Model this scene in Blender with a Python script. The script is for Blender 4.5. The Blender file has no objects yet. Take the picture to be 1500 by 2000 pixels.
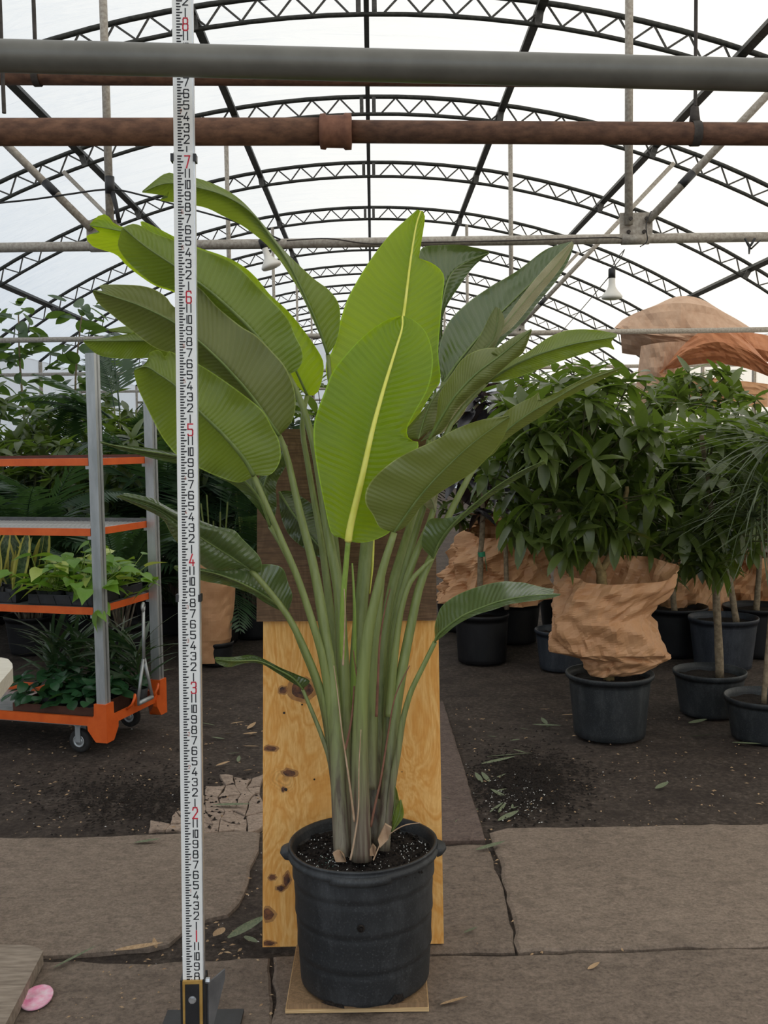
import bpy, bmesh, math, random
import numpy as np
from mathutils import Vector, Matrix, noise
random.seed(7)
SC = bpy.context.scene
COL = SC.collection
# ------------------------------------------------------------------ camera
F = 1950.0; PITCH = math.radians(3.8); ROLL = -0.014; CZ = 1.487
cd = bpy.data.cameras.new('camera'); cam = bpy.data.objects.new('camera', cd); COL.objects.link(cam)
cd.sensor_fit = 'VERTICAL'; cd.sensor_height = 36.0; cd.lens = 36.0 * F / 2000.0
cd.clip_start = 0.05; cd.clip_end = 300
RM = Matrix.Rotation(math.pi / 2 - PITCH, 3, 'X') @ Matrix.Rotation(ROLL, 3, 'Z')
cam.matrix_world = Matrix.Translation((0, 0, CZ)) @ RM.to_4x4()
SC.camera = cam
# ------------------------------------------------------------------ light
SC.view_settings.view_transform = 'Standard'; SC.view_settings.look = 'None'
SC.view_settings.gamma = 1.0; SC.view_settings.use_curve_mapping = False
SC.view_settings.exposure = 0.27
W = bpy.data.worlds.new('sky'); SC.world = W; W.use_nodes = True
bg = W.node_tree.nodes['Background']
bg.inputs['Color'].default_value = (0.81, 0.90, 1.0, 1); bg.inputs['Strength'].default_value = 1.16
sl = bpy.data.lights.new('sun_offscreen', 'SUN'); sl.energy = 3.0; sl.angle = math.radians(3.0); sl.color = (1.0, 0.79, 0.48)
sun = bpy.data.objects.new('sun_offscreen', sl); COL.objects.link(sun)
sun.rotation_euler = Vector((-0.74, 0.12, -0.62)).to_track_quat('-Z', 'Y').to_euler()

C0 = Vector((0, 0, CZ))
def ray(x, y): return RM @ Vector(((x - 750) / F, -(y - 1000) / F, -1))
def P(x, y, Y):
    d = ray(x, y); return C0 + d * (Y / d.y)
def G(x, y, h=0.0):
    d = ray(x, y); return C0 + d * ((h - CZ) / d.z)
def lerp(a, b, t): return a + (b - a) * t

# ------------------------------------------------------------------ object helpers
def tag(o, label=None, cat=None, group=None, kind=None):
    if label: o['label'] = label
    if cat: o['category'] = cat
    if group: o['group'] = group
    if kind: o['kind'] = kind
    return o
def link(o, parent=None):
    COL.objects.link(o)
    if parent is not None:
        o.parent = parent
        if parent.type == 'EMPTY': o.matrix_parent_inverse = Matrix.Translation(-Vector(parent.location))
    return o
def thing(name, loc, label, cat, group=None):
    o = bpy.data.objects.new(name, None); COL.objects.link(o); o.location = loc
    o.empty_display_size = .05
    return tag(o, label, cat, group)
def mesh_data(name, v, f, mat, smooth=True, uv=None):
    m = bpy.data.meshes.new(name); m.from_pydata([tuple(p) for p in v], [], f)
    if smooth: m.polygons.foreach_set('use_smooth', [True] * len(m.polygons))
    if uv is not None:
        l = m.uv_layers.new(name='UVMap')
        idx = np.empty(len(m.loops), dtype=np.int32); m.loops.foreach_get('vertex_index', idx)
        l.data.foreach_set('uv', np.asarray(uv, dtype=np.float32)[idx].ravel())
    if mat is not None: m.materials.append(mat)
    m.update(); return m
def obj(name, v, f, mat, parent=None, smooth=True, uv=None):
    return link(bpy.data.objects.new(name, mesh_data(name, v, f, mat, smooth, uv)), parent)
def inst(name, data, mtx, parent=None):
    o = bpy.data.objects.new(name, data); link(o, parent); o.matrix_basis = mtx; return o
class MB:
    def __init__(s): s.v = []; s.f = []
    def add(s, v, f):
        n = len(s.v); s.v += [Vector(p) for p in v]; s.f += [tuple(i + n for i in q) for q in f]; return s
    def box(s, lo, hi, m=None):
        v = [Vector((x, y, z)) for x in (lo[0], hi[0]) for y in (lo[1], hi[1]) for z in (lo[2], hi[2])]
        if m is not None: v = [m @ p for p in v]
        return s.add(v, [(0, 1, 3, 2), (4, 6, 7, 5), (0, 4, 5, 1), (2, 3, 7, 6), (0, 2, 6, 4), (1, 5, 7, 3)])
    def tube(s, pts, rad, n=10, cap=True, flat=1.0, ref=None):
        pts = [Vector(p) for p in pts]; k = len(pts)
        if not hasattr(rad, '__len__'): rad = [rad] * k
        v = []; up = Vector(ref) if ref is not None else None
        for i in range(k):
            t = (pts[min(i + 1, k - 1)] - pts[max(i - 1, 0)]).normalized()
            if up is None: up = Vector((0, 0, 1)) if abs(t.z) < .9 else Vector((1, 0, 0))
            a = t.cross(up); 
            if a.length < 1e-6: a = t.orthogonal()
            a.normalize(); b = a.cross(t); up = b
            for j in range(n):
                th = 2 * math.pi * j / n
                v.append(pts[i] + (a * math.cos(th) + b * math.sin(th) * flat) * rad[i])
        f = [(i * n + j, i * n + (j + 1) % n, (i + 1) * n + (j + 1) % n, (i + 1) * n + j) for i in range(k - 1) for j in range(n)]
        if cap: f += [tuple(range(n - 1, -1, -1)), tuple((k - 1) * n + j for j in range(n))]
        return s.add(v, f)
    def lathe(s, prof, c, n=32, fn=None):
        v = []
        for (r, z) in prof:
            for j in range(n):
                th = 2 * math.pi * j / n; p = Vector((r * math.cos(th), r * math.sin(th), z))
                if fn: p = fn(p, th)
                v.append(p + Vector(c))
        k = len(prof)
        return s.add(v, [(i * n + j, i * n + (j + 1) % n, (i + 1) * n + (j + 1) % n, (i + 1) * n + j) for i in range(k - 1) for j in range(n)])
    def disc(s, c, r, ax, n=12, h=.004):
        ax = Vector(ax).normalized(); return s.tube([Vector(c), Vector(c) + ax * h], r, n)
    def build(s, name, mat, parent=None, smooth=False):
        return obj(name, s.v, s.f, mat, parent, smooth)
def frame(o, x, y, z):
    return Matrix(((x[0], y[0], z[0], o[0]), (x[1], y[1], z[1], o[1]), (x[2], y[2], z[2], o[2]), (0, 0, 0, 1)))

# ------------------------------------------------------------------ materials
class NT:
    def __init__(s, name):
        s.m = bpy.data.materials.new(name); s.m.use_nodes = True; s.t = s.m.node_tree; s.t.nodes.clear()
        s.out = s.n('ShaderNodeOutputMaterial')
    def n(s, typ, **kw):
        o = s.t.nodes.new(typ)
        for k, v in kw.items(): setattr(o, k, v)
        return o
    def l(s, a, b): s.t.links.new(a, b)
    def val(s, sock, v):
        if isinstance(v, bpy.types.NodeSocket): s.l(v, sock)
        elif isinstance(v, (tuple, list)) and len(v) == 3 and sock.type == 'RGBA': sock.default_value = (*v, 1)
        else: sock.default_value = v
    def coord(s, kind='Object', scale=(1, 1, 1), rot=(0, 0, 0)):
        c = s.n('ShaderNodeTexCoord'); m = s.n('ShaderNodeMapping')
        m.inputs['Scale'].default_value = scale; m.inputs['Rotation'].default_value = rot
        s.l(c.outputs[kind], m.inputs[0]); return m.outputs[0]
    def noise(s, vec, scale=5, detail=6, rough=.6, dist=0):
        o = s.n('ShaderNodeTexNoise'); s.l(vec, o.inputs['Vector'])
        o.inputs['Scale'].default_value = scale; o.inputs['Detail'].default_value = detail
        o.inputs['Roughness'].default_value = rough; o.inputs['Distortion'].default_value = dist; return o.outputs['Fac']
    def ramp(s, fac, stops):
        o = s.n('ShaderNodeValToRGB'); s.l(fac, o.inputs[0]); e = o.color_ramp.elements
        while len(e) < len(stops): e.new(.5)
        for el, (p, c) in zip(e, stops):
            el.position = p; el.color = (*c, 1) if hasattr(c, '__len__') else (c, c, c, 1)
        return o.outputs[0]
    def mix(s, fac, a, b, mode='MIX'):
        o = s.n('ShaderNodeMix', data_type='RGBA', blend_type=mode)
        s.val(o.inputs['Factor'], fac); s.val(o.inputs['A'], a); s.val(o.inputs['B'], b); return o.outputs['Result']
    def math(s, op, a, b=0.0, c=None):
        o = s.n('ShaderNodeMath', operation=op); s.val(o.inputs[0], a); s.val(o.inputs[1], b)
        if c is not None: s.val(o.inputs[2], c)
        return o.outputs[0]
    def bump(s, h, strength=.3, dist=.01):
        o = s.n('ShaderNodeBump'); o.inputs['Strength'].default_value = strength; o.inputs['Distance'].default_value = dist
        s.l(h, o.inputs['Height']); return o.outputs[0]
    def pbsdf(s, color, rough=.6, metal=0.0, normal=None, spec=.5):
        o = s.n('ShaderNodeBsdfPrincipled'); s.val(o.inputs['Base Color'], color); s.val(o.inputs['Roughness'], rough)
        s.val(o.inputs['Metallic'], metal); s.val(o.inputs['Specular IOR Level'], spec)
        if normal is not None: s.l(normal, o.inputs['Normal'])
        return o.outputs[0]
    def end(s, sh): s.l(sh, s.out.inputs[0]); return s.m
def simple(name, c1, c2=None, scale=20, rough=.6, metal=0.0, bump=.15, spec=.5, lo=.35, hi=.65, stretch=(1, 1, 1)):
    t = NT(name); v = t.coord('Object', stretch); f = t.noise(v, scale)
    col = t.ramp(f, [(lo, c1), (hi, c2 or c1)])
    return t.end(t.pbsdf(col, rough, metal, t.bump(f, bump, .004), spec))
def leafy(name, c1, c2, trans=(.25, .45, .05), tfac=.3, rough=.38, veins=0, vcol=None, vstr=.35, skew=6.0, spec=.5, ripple=.5):
    t = NT(name)
    uvn = t.n('ShaderNodeTexCoord'); sp = t.n('ShaderNodeSeparateXYZ'); t.l(uvn.outputs['UV'], sp.inputs[0])
    oi = t.n('ShaderNodeObjectInfo')
    nz = t.noise(t.coord('Object'), 9, 4)
    base = t.mix(t.ramp(nz, [(.3, 0.0), (.7, 1.0)]), c1, c2)
    base = t.mix(t.math('MULTIPLY', oi.outputs['Random'], .5), base, tuple(min(1, q * 1.35) for q in c2))
    nrm = None
    if veins:
        av = t.math('ABSOLUTE', t.math('SUBTRACT', sp.outputs[1], .5))
        ph = t.math('SUBTRACT', t.math('MULTIPLY', sp.outputs[0], veins), t.math('MULTIPLY', av, skew))
        jit = t.math('MULTIPLY', t.noise(t.coord('UV', (1.5, .8, 1)), 3, 1), 1.2)
        tri = t.math('PINGPONG', t.math('ADD', ph, jit), .5)
        line = t.ramp(tri, [(.0, 1.0), (.16, 0.0)])
        fine = t.math('PINGPONG', t.math('MULTIPLY', t.math('ADD', ph, jit), 5.0), .5)
        base = t.mix(t.math('MULTIPLY', line, vstr), base, vcol or tuple(min(1, q * 1.8) for q in c2))
        base = t.mix(t.math('MULTIPLY', t.math('GREATER_THAN', av, .486), .7), base, tuple(min(1, q * 2.6) for q in c2))
        nrm = t.bump(t.math('ADD', t.math('MULTIPLY', tri, 1.0), t.math('MULTIPLY', fine, .12)), ripple, .012)
    p = t.pbsdf(base, rough, 0, nrm, spec)
    tr = t.n('ShaderNodeBsdfTranslucent'); t.val(tr.inputs[0], trans)
    if nrm is not None: t.l(nrm, tr.inputs['Normal'])
    m = t.n('ShaderNodeMixShader'); m.inputs[0].default_value = tfac; t.l(p, m.inputs[1]); t.l(tr.outputs[0], m.inputs[2])
    return t.end(m.outputs[0])
def film_mat():
    t = NT('greenhouse_film'); v = t.coord('Object')
    f = t.noise(t.coord('Object', (.5, 3.0, .5)), 1.6, 5, .55, .6)
    g = t.noise(v, .5, 3)
    nb = t.bump(t.math('ADD', f, t.math('MULTIPLY', g, .8)), .55, .09)
    d = t.n('ShaderNodeBsdfDiffuse'); t.val(d.inputs[0], (.75, .76, .77)); t.l(nb, d.inputs['Normal'])
    tr = t.n('ShaderNodeBsdfTranslucent'); t.val(tr.inputs[0], (.62, .63, .64)); t.l(nb, tr.inputs['Normal'])
    m = t.n('ShaderNodeMixShader'); m.inputs[0].default_value = .86; t.l(d.outputs[0], m.inputs[1]); t.l(tr.outputs[0], m.inputs[2])
    return t.end(m.outputs[0])
def ground_mat():
    t = NT('dirt'); v = t.coord('Object')
    a = t.noise(v, 1.1, 8, .65); b = t.noise(v, 45, 8, .75); c = t.noise(v, 4.5, 8, .7)
    col = t.ramp(a, [(.3, (.034, .024, .019)), (.5, (.068, .050, .039)), (.72, (.115, .088, .069))])
    col = t.mix(.55, col, t.ramp(b, [(.34, (.012, .009, .007)), (.55, (.105, .082, .066)), (.72, (.30, .245, .20))]))
    col = t.mix(t.ramp(c, [(.45, 0.0), (.62, .55)]), col, (.028, .020, .017))
    return t.end(t.pbsdf(col, .92, 0, t.bump(t.math('ADD', b, t.math('MULTIPLY', c, .6)), .7, .02), .25))
def concrete_mat(name, c1, c2, sc=2.2):
    t = NT(name); v = t.coord('Object')
    a = t.noise(v, sc, 8, .62, .4); b = t.noise(v, 95, 6, .75); d = t.noise(t.coord('Object', (1, 1.5, 1)), 26, 7, .72, .8); e = t.noise(v, 6.5, 6, .6)
    col = t.mix(t.ramp(a, [(.32, 0.0), (.68, 1.0)]), c1, c2)
    col = t.mix(.5, col, t.ramp(d, [(.36, tuple(q * .42 for q in c1)), (.64, tuple(q * 1.45 for q in c2))]))
    col = t.mix(.32, col, t.ramp(b, [(.35, tuple(q * .25 for q in c1)), (.62, tuple(q * 1.4 for q in c2))]))
    col = t.mix(t.ramp(e, [(.55, 0.0), (.75, .55)]), col, tuple(q * .55 for q in c1))
    return t.end(t.pbsdf(col, .9, 0, t.bump(t.math('ADD', b, d), .6, .008), .25))
def plywood_mat(name, c1, c2, c3, knots=True, knotcol=(.10, .035, .010), gr=(60, 60, 3)):
    t = NT(name); v = t.coord('Object', (1, 1, 1))
    w = t.noise(t.coord('Object', (1.6, 1, .55)), 4.0, 4, .55, 1.5)
    rings = t.math('PINGPONG', t.math('MULTIPLY', w, 9.0), .5)
    col = t.mix(t.ramp(rings, [(.05, 0.0), (.5, 1.0)]), c1, c2)
    fine = t.noise(t.coord('Object', gr), 3, 5)
    col = t.mix(t.ramp(fine, [(.4, 0.0), (.62, .6 if not knots else .35)]), col, c3)
    if knots:
        vo = t.n('ShaderNodeTexVoronoi'); vo.inputs['Scale'].default_value = 4.6
        wv = t.n('ShaderNodeTexNoise'); wv.inputs['Scale'].default_value = 12; t.l(v, wv.inputs['Vector'])
        mx = t.n('ShaderNodeMix', data_type='VECTOR'); mx.inputs['Factor'].default_value = .045
        t.l(t.coord('Object', (1, .05, 1.25)), mx.inputs['A']); t.l(wv.outputs['Color'], mx.inputs['B'])
        t.l(mx.outputs['Result'], vo.inputs['Vector']); dd = vo.outputs['Distance']
        sep = t.n('ShaderNodeSeparateColor'); t.l(vo.outputs['Color'], sep.inputs[0])
        on = t.math('GREATER_THAN', sep.outputs[0], .55)
        kn = t.math('MULTIPLY', t.ramp(dd, [(.035, 1.0), (.085, 0.0)]), on)
        halo = t.math('MULTIPLY', t.math('MULTIPLY', t.ramp(dd, [(.05, 1.0), (.24, 0.0)]), on), .75)
        hr = t.math('PINGPONG', t.math('MULTIPLY', dd, 30.0), .5)
        col = t.mix(t.math('MULTIPLY', halo, t.math('MULTIPLY', hr, 1.6)), col, tuple(q * .55 for q in c3))
        col = t.mix(kn, col, knotcol)
    return t.end(t.pbsdf(col, .6, 0, t.bump(fine, .08, .002), .35))
M = {}
M['film'] = film_mat()
M['dirt'] = ground_mat()
M['gravel'] = simple('gravel', (.24, .215, .185), (.34, .31, .27), 90, .9, 0, .6)
M['slab'] = concrete_mat('worn_concrete', (.185, .140, .107), (.285, .220, .170))
M['slab2'] = concrete_mat('dark_concrete', (.150, .113, .087), (.240, .185, .144))
M['curb'] = concrete_mat('red_concrete', (.110, .078, .064), (.175, .128, .107))
M['chip'] = concrete_mat('pale_broken_concrete', (.26, .19, .145), (.42, .32, .25), 8)
M['truss'] = simple('dark_steel', (.022, .024, .022), (.055, .055, .048), 30, .55, .5)
M['truss_web'] = simple('grey_steel', (.05, .05, .047), (.11, .105, .098), 30, .55, .5)
M['galv'] = simple('weathered_galvanised', (.30, .26, .215), (.48, .44, .38), 55, .55, .35, .3)
M['pipe'] = simple('grey_painted_pipe', (.125, .120, .102), (.160, .154, .132), 12, .38, .15, .04)
M['rust'] = simple('rusty_iron', (.085, .038, .022), (.20, .098, .056), 38, .75, .1, .3, stretch=(.5, 1, 1))
M['rust2'] = simple('rusty_fitting', (.15, .06, .035), (.24, .105, .062), 30, .75, .1, .3)
M['black'] = simple('black_plastic', (.012, .012, .013), (.022, .022, .024), 30, .45)
M['rubber'] = simple('black_rubber', (.014, .013, .012), (.03, .028, .026), 30, .8)
M['darkrod'] = simple('dark_rod', (.035, .028, .024), (.07, .058, .05), 30, .7, .2)
M['white'] = simple('white_rod_face', (.80, .80, .77), (.86, .86, .83), 8, .35, 0, .02)
M['alu'] = simple('aluminium_edge', (.55, .56, .57), (.68, .69, .70), 30, .35, .6, .03)
M['ink'] = simple('black_print', (.012, .012, .016), None, 20, .6)
M['redink'] = simple('red_print', (.62, .022, .045), None, 20, .6)
M['redink2'] = simple('faded_red_print', (.45, .14, .09), None, 20, .6)
M['brass'] = simple('brass_trim', (.52, .30, .075), (.62, .38, .11), 30, .4, .4, .05)
M['steel'] = simple('bolt_steel', (.42, .43, .44), (.58, .59, .6), 30, .35, .7, .03)
M['galvbright'] = simple('bright_zinc', (.36, .38, .38), (.52, .54, .545), 22, .42, .55, .06, stretch=(1, 1, .2))
M['orange'] = simple('orange_paint', (.70, .105, .012), (.80, .14, .02), 14, .45, 0, .04)
M['brown_edge'] = simple('brown_paint', (.11, .028, .018), (.16, .04, .026), 14, .6)
M['tray'] = simple('black_tray', (.014, .015, .018), (.026, .027, .031), 30, .5)
M['cardboard'] = simple('brown_tray', (.075, .028, .016), (.12, .048, .028), 16, .7)
M['greypanel'] = simple('grey_panel', (.10, .10, .105), (.17, .17, .175), 16, .6)
M['paper'] = simple('brown_kraft_paper', (.50, .255, .118), (.60, .33, .165), 9, .55, 0, .25)
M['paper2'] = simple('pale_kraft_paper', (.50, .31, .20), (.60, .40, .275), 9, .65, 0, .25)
M['paper3'] = simple('rust_kraft_paper', (.40, .145, .055), (.52, .21, .09), 9, .65, 0, .25)
M['bulb'] = simple('milky_bulb', (.78, .75, .68), (.82, .79, .72), 9, .35, 0, .02)
M['bark'] = simple('grey_bark', (.15, .11, .065), (.30, .235, .15), 40, .85, 0, .5)
M['twig'] = simple('green_twig', (.05, .055, .02), (.09, .085, .035), 40, .8)
M['bark2'] = simple('ochre_bark', (.24, .165, .065), (.38, .27, .11), 40, .8, 0, .5)
M['soil'] = simple('potting_soil', (.010, .008, .007), (.035, .027, .022), 130, .95, 0, 1.0, .2)
M['perlite'] = simple('perlite', (.75, .74, .70), None, 20, .9)
M['bead'] = simple('fertiliser_bead', (.10, .19, .15), None, 20, .8)
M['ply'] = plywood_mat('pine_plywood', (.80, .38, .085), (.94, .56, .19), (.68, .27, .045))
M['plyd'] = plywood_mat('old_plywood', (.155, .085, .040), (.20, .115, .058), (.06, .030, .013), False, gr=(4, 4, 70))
M['plyedge'] = simple('plywood_edge', (.42, .25, .10), (.78, .56, .30), 60, .7, 0, .2, stretch=(.1, .1, 8))
M['plat'] = plywood_mat('dusty_plywood', (.26, .16, .085), (.34, .21, .11), (.16, .10, .05), False)
M['bench'] = simple('pale_bench_board', (.62, .57, .46), (.74, .69, .58), 12, .6, 0, .2, stretch=(1, 6, 6))
M['woodgrey'] = simple('weathered_plank', (.20, .155, .115), (.36, .29, .225), 10, .85, 0, .6, stretch=(1, 6, 4))
M['pink'] = simple('faded_pink_plastic', (.85, .22, .40), (.90, .68, .74), 28, .55, 0, .2)
M['white_label'] = simple('white_plastic', (.75, .75, .72), None, 20, .5)
M['greentape'] = simple('green_tape', (.02, .22, .10), (.03, .27, .13), 20, .5)
M['dry'] = simple('dry_leaf', (.33, .20, .10), (.50, .34, .19), 25, .75)
M['olive'] = simple('wilted_leaf', (.10, .125, .065), (.19, .21, .12), 25, .7)
M['husk'] = simple('dry_sheath', (.36, .225, .13), (.50, .35, .23), 25, .7)
def pot_mat(name, c1, c2, scuff, amt):
    t = NT(name); v = t.coord('Object'); f = t.noise(v, 3.5, 6, .65); s = t.noise(t.coord('Object', (1, 1, .35)), 11, 8, .75); g = t.noise(v, 180, 3, .7)
    col = t.mix(t.ramp(f, [(.3, 0.0), (.7, 1.0)]), c1, c2)
    col = t.mix(t.math('MULTIPLY', t.ramp(s, [(.48, 0.0), (.72, 1.0)]), amt), col, scuff)
    col = t.mix(t.math('MULTIPLY', t.ramp(g, [(.55, 0.0), (.72, 1.0)]), amt), col, scuff)
    return t.end(t.pbsdf(col, .52, 0, t.bump(g, .12, .002), .4))
M['pot'] = pot_mat('black_nursery_pot', (.015, .0165, .018), (.024, .026, .028), (.11, .115, .12), .38)
M['potb'] = pot_mat('dusty_nursery_pot', (.016, .019, .021), (.027, .031, .034), (.14, .145, .145), .35)
M['potblue'] = pot_mat('blue_grey_pot', (.020, .024, .032), (.030, .036, .046), (.14, .15, .17), .3)
M['potblack'] = pot_mat('plain_black_pot', (.006, .006, .007), (.012, .012, .014), (.05, .05, .05), .2)
def petiole_mat():
    t = NT('petiole_green'); c = t.n('ShaderNodeTexCoord'); sp = t.n('ShaderNodeSeparateXYZ'); t.l(c.outputs['Object'], sp.inputs[0])
    s = t.noise(t.coord('Object', (40, 40, 1.6)), 2.2, 5, .6)
    g = t.mix(t.ramp(s, [(.3, 0.0), (.7, 1.0)]), (.150, .185, .045), (.225, .265, .082))
    b = t.mix(t.ramp(s, [(.36, 0.0), (.62, 1.0)]), (.095, .062, .045), (.235, .205, .145))
    z = t.math('ADD', sp.outputs[2], t.math('MULTIPLY', t.math('SUBTRACT', s, .5), .35))
    mr = t.n('ShaderNodeMapRange'); mr.inputs['From Min'].default_value = .50; mr.inputs['From Max'].default_value = .82; t.l(z, mr.inputs['Value'])
    col = t.mix(mr.outputs[0], b, g)
    return t.end(t.pbsdf(col, .42, 0, t.bump(s, .2, .003), .5))
M['petiole'] = petiole_mat()
M['petiole_yellow'] = simple('petiole_light', (.22, .33, .055), (.30, .42, .08), 30, .42, 0, .1, stretch=(8, 8, 1))
M['midrib_y'] = simple('midrib_yellow', (.74, .74, .10), (.82, .80, .18), 30, .42, 0, .05)
M['midrib'] = simple('midrib_green', (.13, .19, .05), (.19, .25, .075), 30, .45, 0, .05)
TY = (.42, .62, .03)
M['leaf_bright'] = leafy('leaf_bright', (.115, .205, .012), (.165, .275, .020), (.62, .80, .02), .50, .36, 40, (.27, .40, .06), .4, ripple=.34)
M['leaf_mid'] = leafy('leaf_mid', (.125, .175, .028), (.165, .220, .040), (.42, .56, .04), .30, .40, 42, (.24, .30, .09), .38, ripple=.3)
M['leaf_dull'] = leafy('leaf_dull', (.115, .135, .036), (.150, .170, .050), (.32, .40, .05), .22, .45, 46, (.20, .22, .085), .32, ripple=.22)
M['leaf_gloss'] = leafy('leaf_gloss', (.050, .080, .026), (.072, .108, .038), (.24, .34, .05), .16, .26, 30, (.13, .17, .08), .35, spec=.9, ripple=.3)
M['leaf_pale'] = leafy('leaf_pale', (.34, .32, .17), (.46, .42, .26), (.5, .5, .22), .3, .5, 40, (.20, .18, .09), .75, skew=14, ripple=.5)
M['tree_leaf'] = leafy('tree_leaf', (.054, .078, .020), (.086, .115, .030), (.26, .42, .04), .24, .30)
M['ficus'] = leafy('ficus_leaf', (.028, .062, .026), (.048, .088, .036), (.26, .44, .05), .26, .4)
M['palm'] = leafy('palm_leaf', (.018, .045, .020), (.034, .07, .030), (.12, .24, .05), .2, .4)
M['rubberleaf'] = leafy('rubber_plant_leaf', (.018, .017, .020), (.034, .034, .040), (.10, .03, .02), .1, .25, spec=.8)
M['grass'] = leafy('grassy_leaf', (.045, .065, .030), (.085, .11, .055), (.2, .28, .08), .2, .45)
M['pothos'] = leafy('pothos_leaf', (.085, .20, .022), (.16, .31, .035), (.40, .62, .05), .3, .35)
M['pothos_y'] = leafy('variegated_leaf', (.40, .50, .09), (.52, .58, .17), (.6, .7, .1), .3, .35)
M['pepero'] = leafy('peperomia_leaf', (.018, .062, .026), (.032, .095, .038), (.12, .30, .05), .18, .25)
M['fernleaf'] = leafy('small_fern_leaf', (.022, .052, .020), (.04, .08, .03), (.12, .24, .05), .2, .45)
def snake_mat():
    t = NT('snake_plant_leaf'); c = t.n('ShaderNodeTexCoord'); sp = t.n('ShaderNodeSeparateXYZ'); t.l(c.outputs['UV'], sp.inputs[0])
    av = t.math('ABSOLUTE', t.math('SUBTRACT', sp.outputs[1], .5))
    nz = t.noise(t.coord('UV', (3, 1, 1)), 5, 4)
    band = t.math('PINGPONG', t.math('ADD', t.math('MULTIPLY', sp.outputs[0], 9.0), t.math('MULTIPLY', nz, 3.0)), .5)
    g = t.mix(t.ramp(band, [(.1, 0.0), (.4, 1.0)]), (.035, .07, .028), (.10, .145, .065))
    col = t.mix(t.ramp(av, [(.30, 0.0), (.345, 1.0)]), g, (.50, .46, .10))
    return t.end(t.pbsdf(col, .42, 0))
M['snake'] = snake_mat()
# ------------------------------------------------------------------ setting: ground
def grid_plane(x0, x1, y0, y1, nx, ny, fn):
    v = []; f = []
    for j in range(ny + 1):
        for i in range(nx + 1):
            x = lerp(x0, x1, i / nx); y = lerp(y0, y1, j / ny); v.append((x, y, fn(x, y)))
    for j in range(ny):
        for i in range(nx):
            a = j * (nx + 1) + i; f.append((a, a + 1, a + nx + 2, a + nx + 1))
    return v, f
def dirt_h(x, y):
    h = (noise.noise((x * 1.3, y * 1.3, 0)) * .010 + noise.noise((x * 5, y * 5, 3)) * .005) - .008
    return h if y > 1.5 else -.008
v, f = grid_plane(-8, 8, -3.2, 36, 160, 392, dirt_h)
floor = obj('floor', v, f, M['dirt']); tag(floor, kind='structure')
v, f = grid_plane(-70, 70, -70, 110, 2, 2, lambda x, y: -.05)
unseen_yard = obj('ground', v, f, M['gravel']); tag(unseen_yard, kind='structure')  # unseen gravel outside the open near end, added to brighten the front
def slab(pts, mat, top=.008, seed=0, jag=.008):
    rnd = random.Random(seed); q = [G(*p) for p in pts]; r = []
    for i in range(len(q)):
        a, b = q[i], q[(i + 1) % len(q)]; n = max(1, int((b - a).length / .06))
        for k in range(n):
            p = a.lerp(b, k / n)
            if 0 < k: p += Vector((rnd.uniform(-jag, jag), rnd.uniform(-jag, jag), 0))
            r.append(p)
    n = len(r)
    cen = sum(r, Vector()) / n
    ins = [p + (cen - p).normalized() * .012 for p in r]
    v = [Vector((p.x, p.y, -.04)) for p in r] + [Vector((p.x, p.y, top - .006)) for p in r] + [Vector((p.x, p.y, top)) for p in ins]
    f = [(i, (i + 1) % n, n + (i + 1) % n, n + i) for i in range(n)] + [(n + i, n + (i + 1) % n, 2 * n + (i + 1) % n, 2 * n + i) for i in range(n)]
    f.append(tuple(range(2 * n, 3 * n)))
    return obj('slab', v, f, mat, floor, False)
slab([(-300, 1634), (0, 1639), (150, 1639), (300, 1633), (480, 1627), (508, 1630), (497, 1680), (466, 1768), (445, 1788), (385, 1802), (330, 1846), (290, 1856), (150, 1866), (-300, 1882)], M['slab'], .010, 1)
slab([(-300, 1890), (150, 1877), (300, 1884), (480, 1872), (528, 1872), (528, 3600), (-300, 3600)], M['slab2'], .006, 2)
slab([(640, 1372), (866, 1374), (948, 1645), (640, 1648)], M['curb'], .014, 3, .003)
slab([(640, 1656), (950, 1652), (985, 1750), (1006, 1862), (640, 1866)], M['slab2'], .007, 4)
slab([(956, 1630), (985, 1622), (1100, 1621), (1300, 1615), (1800, 1610), (1860, 1848), (1300, 1855), (1012, 1864), (990, 1745), (964, 1655)], M['slab'], .011, 5)
slab([(534, 1872), (1010, 1869), (1300, 1859), (1860, 1853), (1860, 3600), (534, 3600)], M['slab2'], .009, 6)
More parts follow.
